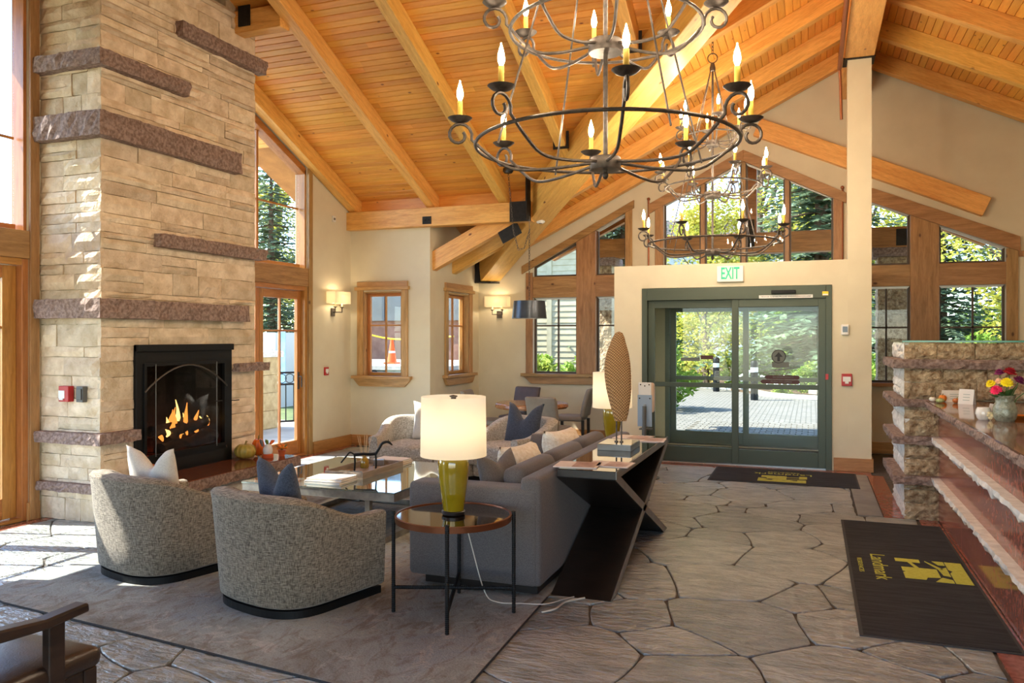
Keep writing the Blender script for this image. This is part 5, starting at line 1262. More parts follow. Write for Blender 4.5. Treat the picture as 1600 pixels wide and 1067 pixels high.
# ---------------------------------------------------------------- reception desk
rk_ = random.Random(17); rs = rk_
dk = thing('reception_desk', 'long reception desk of red granite and rough stone with polished counter', 'reception desk', (1.6, 6.0, 0))
PX0, PX1, PY0, PY1 = .79, 1.07, 8.03, 9.10
part('desk_front', MB().box(1.075,1.15,2.2,8.1,0,1.02), m_redgran, dk)
for k in range(5): part('granite_panel', MB().box(1.068,1.076,2.2+k*1.17,2.2+(k+1)*1.17-.003,.0,1.02), m_redgran, dk)
def ledge_strip(z, h):
    n = 90; vs = []; y0, y1 = 2.2, 8.02
    for k in range(n+1):
        y = y0+(y1-y0)*k/n; x = 1.0+rs.uniform(-.006,.006)
        vs += [(1.08,y,z),(x,y,z+rs.uniform(-.002,.002)),(x+rs.uniform(-.014,.008),y,z-h*.5),(1.02+rs.uniform(-.01,.012),y,z-h-rs.uniform(-.02,.02)),(1.08,y,z-h-rs.uniform(-.01,.012))]
    fs = [(k*5+j, k*5+(j+1)%5, (k+1)*5+(j+1)%5, (k+1)*5+j) for k in range(n) for j in range(5)]+[(0,1,2,3,4), tuple(n*5+j for j in range(5))]
    part('stone_strip', MB().add(vs, fs), m_cream_stone, dk)
ledge_strip(.755, .06); ledge_strip(.395, .06)
# counter: slab with rough edge and polished top
part('counter_edge', rough_slab([(.95,2.2),(2.2,2.2),(2.2,8.02),(1.2,8.02),(.95,7.98)], 1.015, 1.074, .007, .06, rnd=rs), m_ledge, dk)
part('counter_top', MB().prism([(.956,2.2),(2.2,2.2),(2.2,8.02),(1.2,8.02),(.956,7.975)], 'z', 1.07, 1.082), m_counter, dk)
# stone pier and raised back wall
part('pier_core', MB().box(PX0+.03,PX1+.02,PY0+.03,PY1-.02,0,1.59).box(PX1,3.4,PY0+.03,PY0+.4,0,1.59), m_mortar, dk)
bands = ((.0,.325),(.40,.685),(.755,1.02),(1.09,1.365),(1.445,1.595))
for a, b in bands:
    hs_ = (.12,.15) if b-a > .2 else (.15,)
    courses(PX0, PX1 if b < 1.05 else 3.4, b, on_y(PY0+.014), (), None, .13 if b < 1.05 else .22, .27 if b < 1.05 else .62, dk, m_pier, hs=hs_, v0=a, prot=(.018,.035), jag=1.9)
    courses(-PY1, -PY0-.004, b, lambda u, v: frame_mat((0,-1,0), (0,0,1), (PX0+.012, -u, v)), (), None, .2, .5, dk, m_cream_stone, hs=(.13,.16), v0=a, prot=(.010,.022), jag=1.5)  # paler stone on this side paints in the daylight falling on it
for z0, z1 in ((.325,.40),(.685,.755),(1.02,1.088)):
    part('pier_ledge', rough_slab([(PX0-.095,PY0-.07),(PX1+.01,PY0-.07),(PX1+.01,PY0+.04),(PX0+.03,PY0+.04),(PX0+.03,PY1),(PX0-.095,PY1)], z0, z1, .01, .05, rnd=rs), m_ledge, dk)
part('pier_ledge', rough_slab([(PX0-.095,PY0-.07),(3.4,PY0-.07),(3.4,PY0+.04),(PX0+.03,PY0+.04),(PX0+.03,PY1),(PX0-.095,PY1)], 1.365, 1.445, .01, .05, rnd=rs), m_ledge, dk)
gt = part('glass_shelf', MB().box(PX0-.02,3.4,PY0-.03,PY1,1.60,1.616), glass('green_glass', (.80,.93,.88)), dk); part('shelf_edge', MB().box(PX0-.02,3.4,PY0-.034,PY0-.03,1.60,1.616), m_gedge, dk)
CT = 1.082
# things on the counter
pumpkin('mini_orange_gourd', 'tiny orange gourd on the counter against the stone wall', (1.075, 7.86, CT), .034, .062, (222,120,36), (236,140,50), (120,120,50), 8)
pumpkin('mini_green_gourd', 'tiny pale green striped gourd on the counter in front', (1.035, 7.70, CT), .036, .042, (150,160,96), (196,196,150), (120,120,50), 8)
pumpkin('mini_white_gourd', 'tiny white gourd at the left end of the counter', (.995, 7.84, CT), .03, .042, (226,220,206), (236,230,220), (120,120,50), 8)
pumpkin('mini_red_gourd', 'tiny russet gourd between the cards and the green gourd', (1.165, 7.72, CT), .036, .045, (150,70,30), (190,110,50), (120,120,50), 8)
m_printgrey = mat('soft_print', (140,160,150), rough=.7)
def card(label, x, y, w_, h, rz, tl):
    o = tag(part('tent_card', MB().hexa([(-w_/2,-.03,0),(w_/2,-.03,0),(w_/2,-.028,0),(-w_/2,-.028,0),(-w_/2,-.001,h),(w_/2,-.001,h),(w_/2,.001,h),(-w_/2,.001,h)]).hexa([(-w_/2,.028,0),(w_/2,.028,0),(w_/2,.03,0),(-w_/2,.03,0),(-w_/2,-.001,h),(w_/2,-.001,h),(w_/2,.001,h),(-w_/2,.001,h)]), m_paper, None, M_=Matrix.Translation((x,y,CT)) @ Matrix.Rotation(rz,4,'Z')), label, 'card', 'paper cards on the counter')
    for k in range(3): part('printed_line', MB().box(-w_*.2,w_*.25,-.0225+k*.0055-.001,-.0215+k*.0055-.001,h*.28+k*h*.19-.003,h*.28+k*h*.19+.001), m_printgrey, o, world=False)
card('white folded card standing flat-on at the far end of the counter', 1.17, 7.90, .20, .10, math.radians(12), 0); card('white folded card angled in front of the wider card', 1.23, 7.66, .12, .125, math.radians(-32), 0)
jr = thing('ribbed_jar', 'small pearly ribbed jar in front of the flower vase', 'jar', (1.105, 6.26, CT))
rib = MB(); n = 36; vs = []; lv = [(.030,0),(.040,.012),(.046,.04),(.044,.065),(.036,.085),(.033,.086),(.040,.065),(.041,.04),(.002,.02)]
for r_, z in lv:
    for k in range(n): f = 1+.05*(k%2); vs.append((r_*f*math.cos(2*PI*k/n), r_*f*math.sin(2*PI*k/n), z))
rib.add(vs, [(i*n+k, i*n+(k+1)%n, (i+1)*n+(k+1)%n, (i+1)*n+k) for i in range(len(lv)-1) for k in range(n)]+[tuple(range(n-1,-1,-1))])
m_pearl = mat('pearl_glaze', (214,206,194), (236,230,220), rough=.18, ns=12, coat=.5)
part('jar_body', rib, m_pearl, jr, smooth=True, world=False)
for k in range(6): part('shell_flower', MB().ball((.03+.014*math.cos(k), -.034+.008*math.sin(k*2), .02+.016*math.sin(k)+.012), (.013,.01,.012), 8, 6), m_ivory2, jr, smooth=True, world=False)
tag(part('paper_tag', MB().box(-.012,.012,-.001,.001,0,.10), m_paper, None, M_=Matrix.Translation((1.165,6.44,CT)) @ Matrix.Rotation(math.radians(14),4,'Y')), 'narrow white paper strip standing behind the ribbed jar', 'card')
vz = thing('flower_vase', 'hammered grey glass vase on the counter', 'vase', (1.225, 6.22, CT))
m_vase = mat('frosted_glass', (122,126,106), (166,168,148), rough=.16, metal=.25, ns=40, bs=60, bst=.7, coat=.4)
part('vase_body', MB().lathe([(.002,.0),(.055,0),(.068,.02),(.075,.06),(.070,.095),(.058,.125),(.055,.145),(.066,.172),(.063,.174),(.050,.147),(.052,.125),(.06,.08),(.002,.03)], 36), m_vase, vz, smooth=True, world=False)
m_stem = mat('stem_green', (70,110,50), rough=.7); m_leafg = mat('leaf_green', (44,84,36), (70,112,50), rough=.6, ns=8)
def bloom(label, col, c, r, kind):
    """one cut flower: stem into the vase, layered petals"""
    o = thing('cut_flower', label, 'flower', (1.225,6.22,CT+.10), 0, 'flowers in the vase'); c = Vector(c)-Vector((0,0,.10)); nm = 'petal_%d_%d_%d' % col
    mt = bpy.data.materials.get(nm) or mat(nm, col, tuple(min(255, int(q*1.15)) for q in col), rough=.75, ns=30)
    part('stem', MB().tube([(c.x*.15,c.y*.15,-.06),(c.x*.45,c.y*.45,.05),(c.x,c.y,c.z-.01)], .003, 6), m_stem, o, smooth=True, world=False)
    pet = MB(); ax = Vector((c.x, c.y-.05, .12)).normalized(); u = ax.orthogonal().normalized(); v = ax.cross(u)
    L = 4 if kind == 'mum' else 3
    for l in range(L):
        n_ = (12, 11, 9, 6)[l]
        for k in range(n_):
            g = 2*PI*(k+.5*(l%2))/n_; d = u*math.cos(g)+v*math.sin(g); el = (.15, .55, .95, 1.3)[l]; dd = (d*math.cos(el)+ax*math.sin(el))
            s_ = ax.cross(d); rr = r*(1-.12*l); w_ = r*(.30 if kind == 'mum' else .42)
            a = c+ax*.004*l; p = [a, a+dd*rr*.6+s_*w_, a+dd*rr, a+dd*rr*.6-s_*w_, a+dd*rr*.55+ax*.006]
            pet.add(p, [(0,1,4),(1,2,4),(2,3,4),(3,0,4),(0,3,2,1)])
    part('petals', pet, mt, o, world=False, fix=False)
    part('flower_core', MB().ball(c+ax*r*.25, (r*.45,r*.45,r*.45), 8, 6), mt, o, world=False)
for lb, col, c, r, kd in (('yellow bloom at the left of the bouquet', (236,206,24), (-.085,-.02,.245), .036, 'mum'), ('large yellow bloom in the middle of the bouquet', (240,212,30), (.0,-.05,.255), .045, 'mum'),
        ('hot pink bloom low at the left of the bouquet', (222,44,96), (-.06,-.055,.205), .042, 'mum'), ('dark red bloom at the top of the bouquet', (150,14,30), (.03,.02,.32), .05, 'rose'),
        ('purple bloom at the top left of the bouquet', (122,30,86), (-.025,.03,.315), .038, 'mum'), ('plum bloom right of the yellow bloom', (104,24,72), (.075,-.01,.27), .042, 'mum'),
        ('deep red bloom at the right edge of the picture', (150,16,34), (.135,-.05,.235), .055, 'rose'), ('peach bloom between the yellow blooms', (236,190,160), (-.035,.0,.26), .03, 'mum')):
    bloom(lb, col, c, r, kd)
lf = thing('bouquet_greenery', 'dark green leaves around the cut flowers in the vase', 'leaves', (1.225,6.22,CT+.10), 0)
for k in range(14):
    g = k*2.4; rr = .07+.06*((k*7)%5)/5; z = .08+.09*((k*3)%4)/4
    a = Vector((.02*math.cos(g),.02*math.sin(g),.04)); b_ = Vector((rr*math.cos(g),rr*math.sin(g),z)); d = (b_-a); s_ = d.cross(Vector((0,0,1))).normalized()*.02
    part('leaf', MB().add([a, a+d*.5+s_+Vector((0,0,.012)), b_, a+d*.5-s_+Vector((0,0,.012)), a+d*.5+Vector((0,0,.002))], [(0,1,4),(1,2,4),(2,3,4),(3,0,4),(0,3,2,1)]), m_leafg, lf, world=False, fix=False)
tag(part('amber_dish', MB().lathe([(.002,0),(.03,0),(.06,.022),(.058,.025),(.03,.006),(.002,.006)], 24), mat('amber', (196,110,40), rough=.2), None, smooth=True, M_=Matrix.Translation((1.36,6.42,CT))), 'amber dish half hidden behind the vase', 'dish')
# ---------------------------------------------------------------- mats
m_mat = mat('black_mat', (36,36,38), (56,56,58), rough=1, ns=9, bs=90, bst=.6, stretch=(.4,4,1)); m_matborder = mat('rubber_border', (58,60,62), rough=.8); m_print = mat('lime_print', (182,184,70), (198,199,86), rough=1, ns=40)
def floor_mat(label, x0, x1, y0, y1, c, rz, s):
    t = thing('entrance_mat', label, 'door mat', ((x0+x1)/2,(y0+y1)/2,0), 0, 'printed black door mats')
    cx, cy_ = (x0+x1)/2, (y0+y1)/2
    part('rubber_border', MB().box(x0,x1,y0,y1,0,.006), m_matborder, t, bevel=.002); part('carpet_field', MB().box(x0+.02,x1-.02,y0+.02,y1-.02,.006,.0095), m_mat, t)
    B = Matrix.Translation((c[0],c[1],.0096)) @ Matrix.Rotation(rz,4,'Z')
    def put(nm, mb): part(nm, mb, m_print, t, M_=B)
    t1 = text_mesh('Landmark', .13*s, xs=1.0); bx = max(v.co.x for v in t1.vertices)
    for v in t1.vertices: v.co.x *= .35*s/bx; v.co.y *= 1.15
    obj('lettering', t1, m_print, t, B @ Matrix.Translation((0,.0,0)))
    t2 = text_mesh('RESIDENCES', .045*s); bx = max(v.co.x for v in t2.vertices)
    for v in t2.vertices: v.co.x *= .19*s/bx
    obj('lettering', t2, m_print, t, B @ Matrix.Translation((0,-.13*s,0)))
    # emblem above the name: block with a notched peak, bar and running figure cut-outs
    P = lambda nm, pts: put(nm, MB().prism([(x*s, y*s) for x, y in pts], 'z', 0, .0012))
    P('emblem_bar', [(-.28,.12),(-.19,.12),(-.19,.285),(-.28,.285)]); P('emblem_stroke', [(-.19,.20),(-.04,.235),(-.04,.265),(-.19,.225)])
    P('emblem_block', [(-.045,.145),(.06,.145),(.075,.165),(.10,.145),(.25,.145),(.25,.275),(.19,.29),(.17,.375),(-.045,.375)])
    P('emblem_stroke', [(-.26,.32),(-.235,.32),(-.05,.385),(-.05,.425)]); P('emblem_block', [(-.27,.37),(-.17,.40),(-.17,.445),(-.27,.445)])
    P('emblem_stroke', [(-.045,.385),(.10,.40),(.12,.445),(-.12,.445)]); P('emblem_block', [(.16,.385),(.28,.33),(.28,.445),(.20,.445)])
    P('emblem_block', [(-.27,.452),(-.06,.452),(-.03,.475),(.03,.452),(.28,.452),(.28,.56),(-.27,.56)])
    return t
floor_mat('long black door mat with lime emblem lying along the reception desk', .25, 1.045, 4.80, 7.78, (.46,6.28), -PI/2, .98)
floor_mat('small black door mat with lime emblem before the sliding doors', -1.12, .50, 9.42, 10.42, (-.31,10.06), PI, .95)
# ---------------------------------------------------------------- outside
re_ = random.Random(33)
m_ground = mat('lawn', (70,88,46), (104,112,62), rough=1, ns=2.5, bs=40, bst=.4, detail=7)
ground = struct(part('ground', MB().box(-70,70,12.7,90,-.3,-.09).box(-70,-7.0,-20,12.7,-.3,-.09), m_ground, None))
m_pave, t, b = new_mat('concrete_paving'); b.inputs['Roughness'].default_value = .85
mp, _ = coords(t, (1,1,1), False); bk = t.nodes.new('ShaderNodeTexBrick'); bk.inputs['Scale'].default_value = 1; bk.inputs['Brick Width'].default_value = .2; bk.inputs['Row Height'].default_value = .15; bk.inputs['Mortar Size'].default_value = .012
bk.inputs['Color1'].default_value = srgb(124,117,108); bk.inputs['Color2'].default_value = srgb(138,130,121); bk.inputs['Mortar'].default_value = srgb(64,60,54); t.links.new(mp.outputs[0], bk.inputs['Vector']); t.links.new(bk.outputs['Color'], b.inputs['Base Color'])
drive = struct(part('pavement', MB().prism([(-9,12.75),(9,12.75),(9,23.2),(4,22.6),(1,22.6),(-1.0,23.6),(-2.6,26.5),(-9,29)], 'z', -.2, -.045), m_pave, None))
m_paver = mat('paver', (120,113,104), (138,130,121), rough=.85, ns=8, bs=60, bst=.3, var=.09)
pv = None
me = mesh_of(MB().hexa([(-.094,-.069,-.04),(.094,-.069,-.04),(.094,.069,-.04),(-.094,.069,-.04),(-.09,-.065,0),(.09,-.065,0),(.09,.065,0),(-.09,.065,0)]), 'paver')
for r_ in range(24):
    y = 12.95+r_*.15; n_ = 12
    for k in range(n_):
        x = -2.05+k*.2+(.1 if r_ % 2 else 0)+(-.02 if y < 14.5 else .0)
        obj('paver', me, m_paver, drive, Matrix.Translation((x, y, -.028+re_.uniform(-.002,.002))))
patio = struct(part('pavement_patio', MB().box(-12.5,-6.8,1,13.5,-.2,-.03), mat('patio_concrete', (170,164,154), (190,184,172), rough=.9, ns=3), None))
# kerb and planting bed
kerbp = [(-9,29),(-2.6,26.4),(-1.0,23.5),(1.0,22.5),(4,22.5),(9,23.1)]
m_kerb = mat('kerb_concrete', (176,170,158), (194,188,176), rough=.9, ns=6)
kb = tag(part('kerb', MB().tube(crom([(x,y,-.02) for x,y in kerbp], 6), .11, 8), m_kerb, None), 'pale concrete kerb curving along the planting bed beyond the driveway', 'kerb')
m_soil = mat('bark_mulch', (84,64,46), (112,88,64), rough=1, ns=12, bs=50, bst=.6)
bed = struct(part('ground_bed', MB().prism([(x,y+.06) for x,y in kerbp]+[(9,44),(-9,44)], 'z', -.12, .02), m_soil, None))
def leaf_mat(name, c1, c2, c3=None, ns=1.3):
    m, t, b = new_mat(name); b.inputs['Roughness'].default_value = .7; b.inputs['Specular IOR Level'].default_value = .25
    mp, oi = coords(t, (1,1,1)); n = noise(t, mp, ns, 5, .7)
    r = ramp(t, n.outputs[0], [(.32, srgb(*c1)), (.52, srgb(*c2)), (.68, srgb(*(c3 or c2)))]); t.links.new(r.outputs[0], b.inputs['Base Color'])
    tr = t.nodes.new('ShaderNodeBsdfTranslucent'); t.links.new(r.outputs[0], tr.inputs[0]); mx = t.nodes.new('ShaderNodeMixShader'); mx.inputs[0].default_value = .3
    t.links.new(b.outputs[0], mx.inputs[1]); t.links.new(tr.outputs[0], mx.inputs[2]); t.links.new(mx.outputs[0], t.nodes['Material Output'].inputs[0]); return m
m_bark = mat('bark', (78,62,50), (104,86,70), rough=1, ns=8, bs=24, bst=.7, stretch=(1,1,.3))
m_spruce = leaf_mat('spruce_needles', (46,62,46), (102,124,94), (168,184,150), 2.4); m_aspen = leaf_mat('aspen_leaves', (110,126,44), (184,182,74), (212,188,84), 1.8)  # darkest spruce tone paints in the shade between boughs
m_green_leaf = leaf_mat('green_leaves', (78,116,42), (130,160,62), (180,184,84), 1.5); m_whitefl = mat('white_blossom', (226,226,216), rough=.9)
def spruce_meshes(h, rad, seed, levels=46, brn=9):
    r = random.Random(seed); fol = MB(); wd = MB()
    wd.tube([(0,0,0),(0,0,h*.5),(0,0,h)], [h*.022,h*.014,.01], 8)
    for l in range(levels):
        f = l/(levels-1); z = h*(.06+.93*f); R_ = rad*(1-f)**.85*r.uniform(.85,1.1)+.08
        for k in range(brn if f < .8 else 6):
            g = 2*PI*(k+r.random())/brn; R2 = R_*r.uniform(.75,1.1); d = Vector((math.cos(g), math.sin(g), 0)); s = Vector((-d.y, d.x, 0))
            if l % 3 == 0 and k % 2 == 0: wd.tube([(0,0,z), tuple(d*R2*.6+Vector((0,0,z-.10*R2))), tuple(d*R2*.95+Vector((0,0,z-.12*R2)))], [.03,.018,.006], 4)
            n = max(3, int(R2*5.2))
            for q in range(n):
                u = (q+.6)/n; p = d*(R2*u)+Vector((0,0,z-.22*R2*u*u+.06*R2*u))
                for sd in (-1, 1):
                    L = (.16+.24*R2*(1-u)*.5+.1)*r.uniform(.8,1.25); dr = (d*r.uniform(.5,.9)+s*sd*r.uniform(.5,1)+Vector((0,0,r.uniform(-.45,.15)))).normalized()
                    wv = dr.cross(Vector((r.uniform(-.5,.5), r.uniform(-.5,.5), 1))).normalized()*L*.22
                    fol.add([p, p+dr*L*.5+wv, p+dr*L, p+dr*L*.5-wv], [(0,1,2,3)])
    return mesh_of(fol, 'foliage', fix=False), mesh_of(wd, 'trunk', True)
def leafy_meshes(h, rad, seed, n=6000, zlo=.3, lsz=.09, clumps=38, trunk=True):
    r = random.Random(seed); fol = MB(); wd = MB()
    cs = []
    for k in range(clumps):
        f = r.random(); z = h*(zlo+(1-zlo)*f); R_ = rad*(math.sin(PI*(.12+.83*f))**.7)*math.sqrt(r.random()); g = r.uniform(0, 2*PI)
        cs.append((Vector((R_*math.cos(g), R_*math.sin(g), z)), rad*r.uniform(.22,.42)))
    if trunk:
        wd.tube([(0,0,0),(.02*h,0,h*.45),(0,.01*h,h*.9)], [h*.018,h*.012,.01], 7)
        for c, s in cs[::2]: wd.tube([(0,0,max(.1*h, c.z*.65)), tuple(c*.6+Vector((0,0,c.z*.3))), tuple(c)], [h*.006,h*.004,.004], 4)
    else:
        for c, s in cs[::2]: wd.tube([(c.x*.15,c.y*.15,0), (c.x*.5,c.y*.5,c.z*.55), tuple(c)], [.012,.009,.004], 4)
    for k in range(n):
        c, s = cs[k % clumps]; v = Vector((r.gauss(0,1), r.gauss(0,1), r.gauss(0,.8))); v = v.normalized()*s*r.random()**.4; p = c+v
        if p.z < .02: p.z = .02
        a = Vector((r.uniform(-1,1), r.uniform(-1,1), r.uniform(-.6,.6))).normalized()*lsz*r.uniform(.7,1.3); b_ = a.cross(Vector((r.uniform(-1,1), r.uniform(-1,1), r.uniform(-1,1)))).normalized()*lsz*.42
        fol.add([p-a, p+b_, p+a, p-b_], [(0,1,2,3)])
    return mesh_of(fol, 'foliage', fix=False), mesh_of(wd, 'trunk', True)
def plant(name, label, cat, loc, meshes, mt, group=None, sc=1, rz=0, wood_mt=None):
    o = thing(name, label, cat, loc, rz, group); o.matrix_basis = o.matrix_basis @ Matrix.Scale(sc, 4)
    obj('trunk' if name not in ('garden_shrub','flowering_shrub') else 'branches', meshes[1], wood_mt or m_bark, o, None, world=False); obj('foliage', meshes[0], mt, o, None, world=False)['kind'] = 'stuff'; return o
SA = spruce_meshes(13, 3.4, 1); SB = spruce_meshes(9, 2.0, 2, 44, 8); AA = leafy_meshes(8, 2.3, 3, 9000, .08, .10, 60); AB = leafy_meshes(10, 2.8, 4, 8000, .2, .11, 50)
for i, (lb, x, y, me_, s, mt, nm) in enumerate((
        ('big blue-grey spruce straight behind the right door leaf', .3, 27.2, SA, 1.0, m_spruce, 'spruce_tree'),
        ('dark spruce behind the left edge of the left door leaf', -7.2, 32.5, SA, .95, m_spruce, 'spruce_tree'),
        ('yellow-green aspen seen through the left door leaf', -3.3, 27.6, AA, .8, m_aspen, 'aspen_tree'),
        ('spruce between the door view and the right hand windows', 4.6, 34.0, SA, .9, m_spruce, 'spruce_tree'),
        ('golden aspen seen through the right hand four-pane window', 5.2, 24.5, AB, .82, m_aspen, 'aspen_tree'),
        ('pale spruce behind the golden aspen in the right window', 8.8, 29.5, SA, .75, m_spruce, 'spruce_tree'),
        ('tall golden aspen rising behind the big gable window', -2.2, 38.5, AB, 1.25, m_aspen, 'aspen_tree'),
        ('golden aspen behind the right half of the gable window', 2.6, 41, AB, 1.3, m_aspen, 'aspen_tree'),
        ('tall spruce far behind the left side of the door view', -11, 44, SA, 1.2, m_spruce, 'spruce_tree'),
        ('spruce far behind the gap between the door leaves', 0.0, 49, SA, 1.2, m_spruce, 'spruce_tree'),
        ('spruce far behind the right hand window group', 10, 47, SA, 1.3, m_spruce, 'spruce_tree'),
        ('grey-green spruce filling the raked west window', -17.8, 23.4, SB, .98, m_spruce, 'spruce_tree'),
        ('taller spruce at the left side of the raked west window', -21.0, 25.4, SB, 1.28, m_spruce, 'spruce_tree'),
        ('spruce at the right side of the raked west window', -18.6, 27.6, SB, 1.05, m_spruce, 'spruce_tree'),
        ('aspen glimpsed far beyond the spruces of the west window', -27, 36, AB, 1.0, m_aspen, 'aspen_tree'))):
    plant(nm, lb, 'tree', (x, y, -.09 if x < -9.1 or y < 22 else .0), me_, mt, 'trees outside the lobby windows', s, i*1.3)
SV = leafy_meshes(2.6, 1.7, 12, 5200, .05, .09, 40, False)
for i, (lb, x, y) in enumerate((('tall dark green bush far left behind the bed', -8.8, 36.5), ('tall green bush behind the yellow aspen', -5.6, 35.6), ('tall green bush behind the bollards', -1.2, 33.5), ('tall green bush behind the big spruce trunk', 2.2, 35.5), ('tall bush behind the golden aspen on the right', 6.4, 36.5), ('tall bush at the far right end of the bed', 10.2, 36))):
    plant('garden_shrub', lb, 'shrub', (x, y, 0), SV, m_green_leaf, 'tall bushes behind the planting bed', 1.0, i*1.7)
SH = leafy_meshes(1.0, .62, 6, 2600, .1, .06, 26, False); SW = leafy_meshes(.5, .42, 8, 900, .1, .05, 18, False)
for i, (lb, x, y, s, mt) in enumerate((('green shrub left of the bollard in the kerbside bed', -2.2, 27.4, 1.1, m_green_leaf), ('green shrub right of the bollard in the kerbside bed', .0, 24.9, .8, m_green_leaf),
        ('green shrub at the right end of the bed seen through the door', 1.7, 24.2, 1.0, m_green_leaf), ('dark green shrub under the spruce boughs', .9, 26.0, 1.3, m_green_leaf), ('yellowing shrub against the siding through the left window', -5.6, 15.2, 1.4, m_green_leaf),
        ('second yellowing shrub below the left four-pane window', -4.3, 16.3, 1.25, m_aspen), ('low shrub behind the stone column at the left window', -3.3, 18.6, 1.4, m_green_leaf), ('shrub showing under the far tree at the left of the door view', -5.2, 29.2, 1.5, m_green_leaf), ('green shrub below the golden aspen in the right window', 4.2, 23.9, 1.5, m_green_leaf))):
    plant('garden_shrub', lb, 'shrub', (x, y, .0 if y > 23 else -.09), SH, mt, 'shrubs outside the entrance', s, i*.9)
for i, (lb, x, y, s) in enumerate((('white flowering mound beside the kerb left of the door mullion', -1.75, 26.0, 1.0), ('white flowering mound beside the kerb right of the bollard', -.75, 24.0, .9), ('white flowering mound near the right edge of the door view', .75, 23.3, .9))):
    o = plant('flowering_shrub', lb, 'shrub', (x, y, 0), SW, m_green_leaf, 'white flowering mounds along the kerb', s, i)
    bl = MB(); r = random.Random(i)
    for k in range(60):
        g, q = r.uniform(0, 6.28), r.random()**.5*.5; bl.ball((q*math.cos(g), q*math.sin(g), .30+.28*(1-(q/.5)**2)*r.uniform(.7,1.1)), .04, 5, 4)
    part('blossoms', bl, m_whitefl, o, world=False)['kind'] = 'stuff'
def boulder(label, c, s):
    mb = MB().ball((0,0,s*.35), (s,s*.75,s*.5), 12, 8); r = random.Random(int(c[0]*50)); mb.v = [(x*r.uniform(.9,1.1), y*r.uniform(.9,1.1), z*r.uniform(.92,1.08)) for x,y,z in mb.v]
    tag(part('boulder', mb, mat('boulder_stone', (150,136,122), (182,168,152), rough=.95, ns=6, bs=20, bst=.6), None, M_=Matrix.Translation(c)), label, 'rock', 'boulders in the kerbside bed')
boulder('pale boulder in the bed right of the white flowers', (.35,23.7,0), .42); boulder('smaller pale boulder beside the first in the bed', (1.15,23.5,0), .3)
bo = thing('bollard_light', 'black bollard with a white reflective band by the planting bed', 'bollard', (-1.42, 22.3, -.045))
part('post', MB().lathe([(.002,0),(.10,0),(.10,.75),(.002,.75)], 16), m_black, bo, smooth=True, world=False); part('light_band', MB().lathe([(.098,.75),(.098,.88),(.002,.88),(.002,.75)], 16), m_white, bo, smooth=True, world=False); part('cap', MB().lathe([(.002,.88),(.105,.88),(.105,1.0),(.07,1.05),(.002,1.06)], 16), m_black, bo, smooth=True, world=False)
dup(bo, (-2.75, 25.4, -.045), 0, 'dark bollard half lost against the shrubs in the left door leaf')
# porch -------------------------------------------------------------------------
po = thing('entrance_porch', 'timber entrance porch with stone columns outside the sliding doors', 'porch', (-1.05, 14.2, -.045))
m_porch = wood('porch_timber', (150,92,44), (190,124,66), var=.08)
PRX, PRZ, PM = -1.0, 5.05, .48
pz = lambda x: PRZ-PM*abs(x-PRX)
for s_ in (-1, 1):
    e = PRX+s_*3.6
    q = [(PRX, PRZ), (e, pz(e)), (e, pz(e)+.12), (PRX, PRZ+.12)]
    part('roof_deck', MB().prism(q, 'y', 12.75, 14.55), m_porch, po)
    for y in (12.95, 13.7, 14.4):
        beam('rafter', (PRX+s_*.06, y, PRZ-.16), (e, y, pz(e)-.13), .14, .26, m_porch, po)
part('ridge_beam', MB().box(-.9,.9,-.09,.09,-.2,.2), m_porch, po, M_=Matrix.Translation((PRX,13.65,PRZ-.28)) @ Matrix.Rotation(PI/2,4,'Z'))
part('tie_beam', MB().box(-2.8,2.8,-.13,.13,-.17,.17), m_porch, po, bevel=.01, M_=Matrix.Translation((-1.15,14.0,3.21)))
part('king_post', MB().box(-1.09,-.85,13.9,14.1,3.38,4.75), m_porch, po, bevel=.01)
for x in (-3.7, 1.35): part('plate_bracket', MB().box(x-.1,x+.1,13.855,13.868,3.08,3.34), m_plate, po)
part('plate_bracket', MB().box(-1.06,-.88,13.86,13.875,3.12,3.6), m_plate, po)
for x in (-3.52, 1.22):
    part('column_core', MB().box(x-.22,x+.22,13.78,14.22,-.05,2.9), m_mortar, po)
    part('column_cap', rough_slab([(x-.32,13.68),(x+.32,13.68),(x+.32,14.32),(x-.32,14.32)], 2.9, 3.04, .012, .12, rnd=re_), m_ledge, po)
    courses(x-.24, x+.24, 2.9, on_y(13.77), (), None, .2, .4, po, m_pier, hs=(.16,.22,.27), v0=-.04, name='column_stone', prot=(.012,.04))
    courses(-14.24, -13.76, 2.9, lambda u, v, X_=x: frame_mat((0,-1,0),(0,0,1),(X_-.23,-u,v)), (), None, .2, .4, po, m_pier, hs=(.16,.22,.27), v0=-.04, name='column_stone', prot=(.012,.04))
# siding house on the north-west ---------------------------------------------------
hb = thing('siding_house', 'grey-beige lap-sided house behind the shrubs in the left gable window', 'building', (-11, 32, -.09))
m_sid = mat('lap_siding', (172,164,132), (186,178,146), rough=.8, ns=3, var=.03, stretch=(1,1,1))
part('wall_core', MB().box(-15,-8.0,30.05,35,-.09,5.6), m_sid, hb)
for k in range(25):
    z = -.05+k*.225; part('siding_board', MB().hexa([(-15,30.0,z),(-8.0,30.0,z),(-8.0,30.05,z),(-15,30.05,z),(-15,30.03,z+.235),(-8.0,30.03,z+.235),(-8.0,30.05,z+.235),(-15,30.05,z+.235)]), m_sid, hb)
part('corner_board', MB().box(-9.75,-9.55,29.97,30.06,-.05,5.6), m_sid, hb)
part('roof', MB().prism([(-15.5,5.5),(-7.4,5.5),(-11.5,7.6)], 'y', 29.5, 35.5), mat('grey_shingle', (90,88,84), (110,106,100), rough=.9, ns=12), hb)
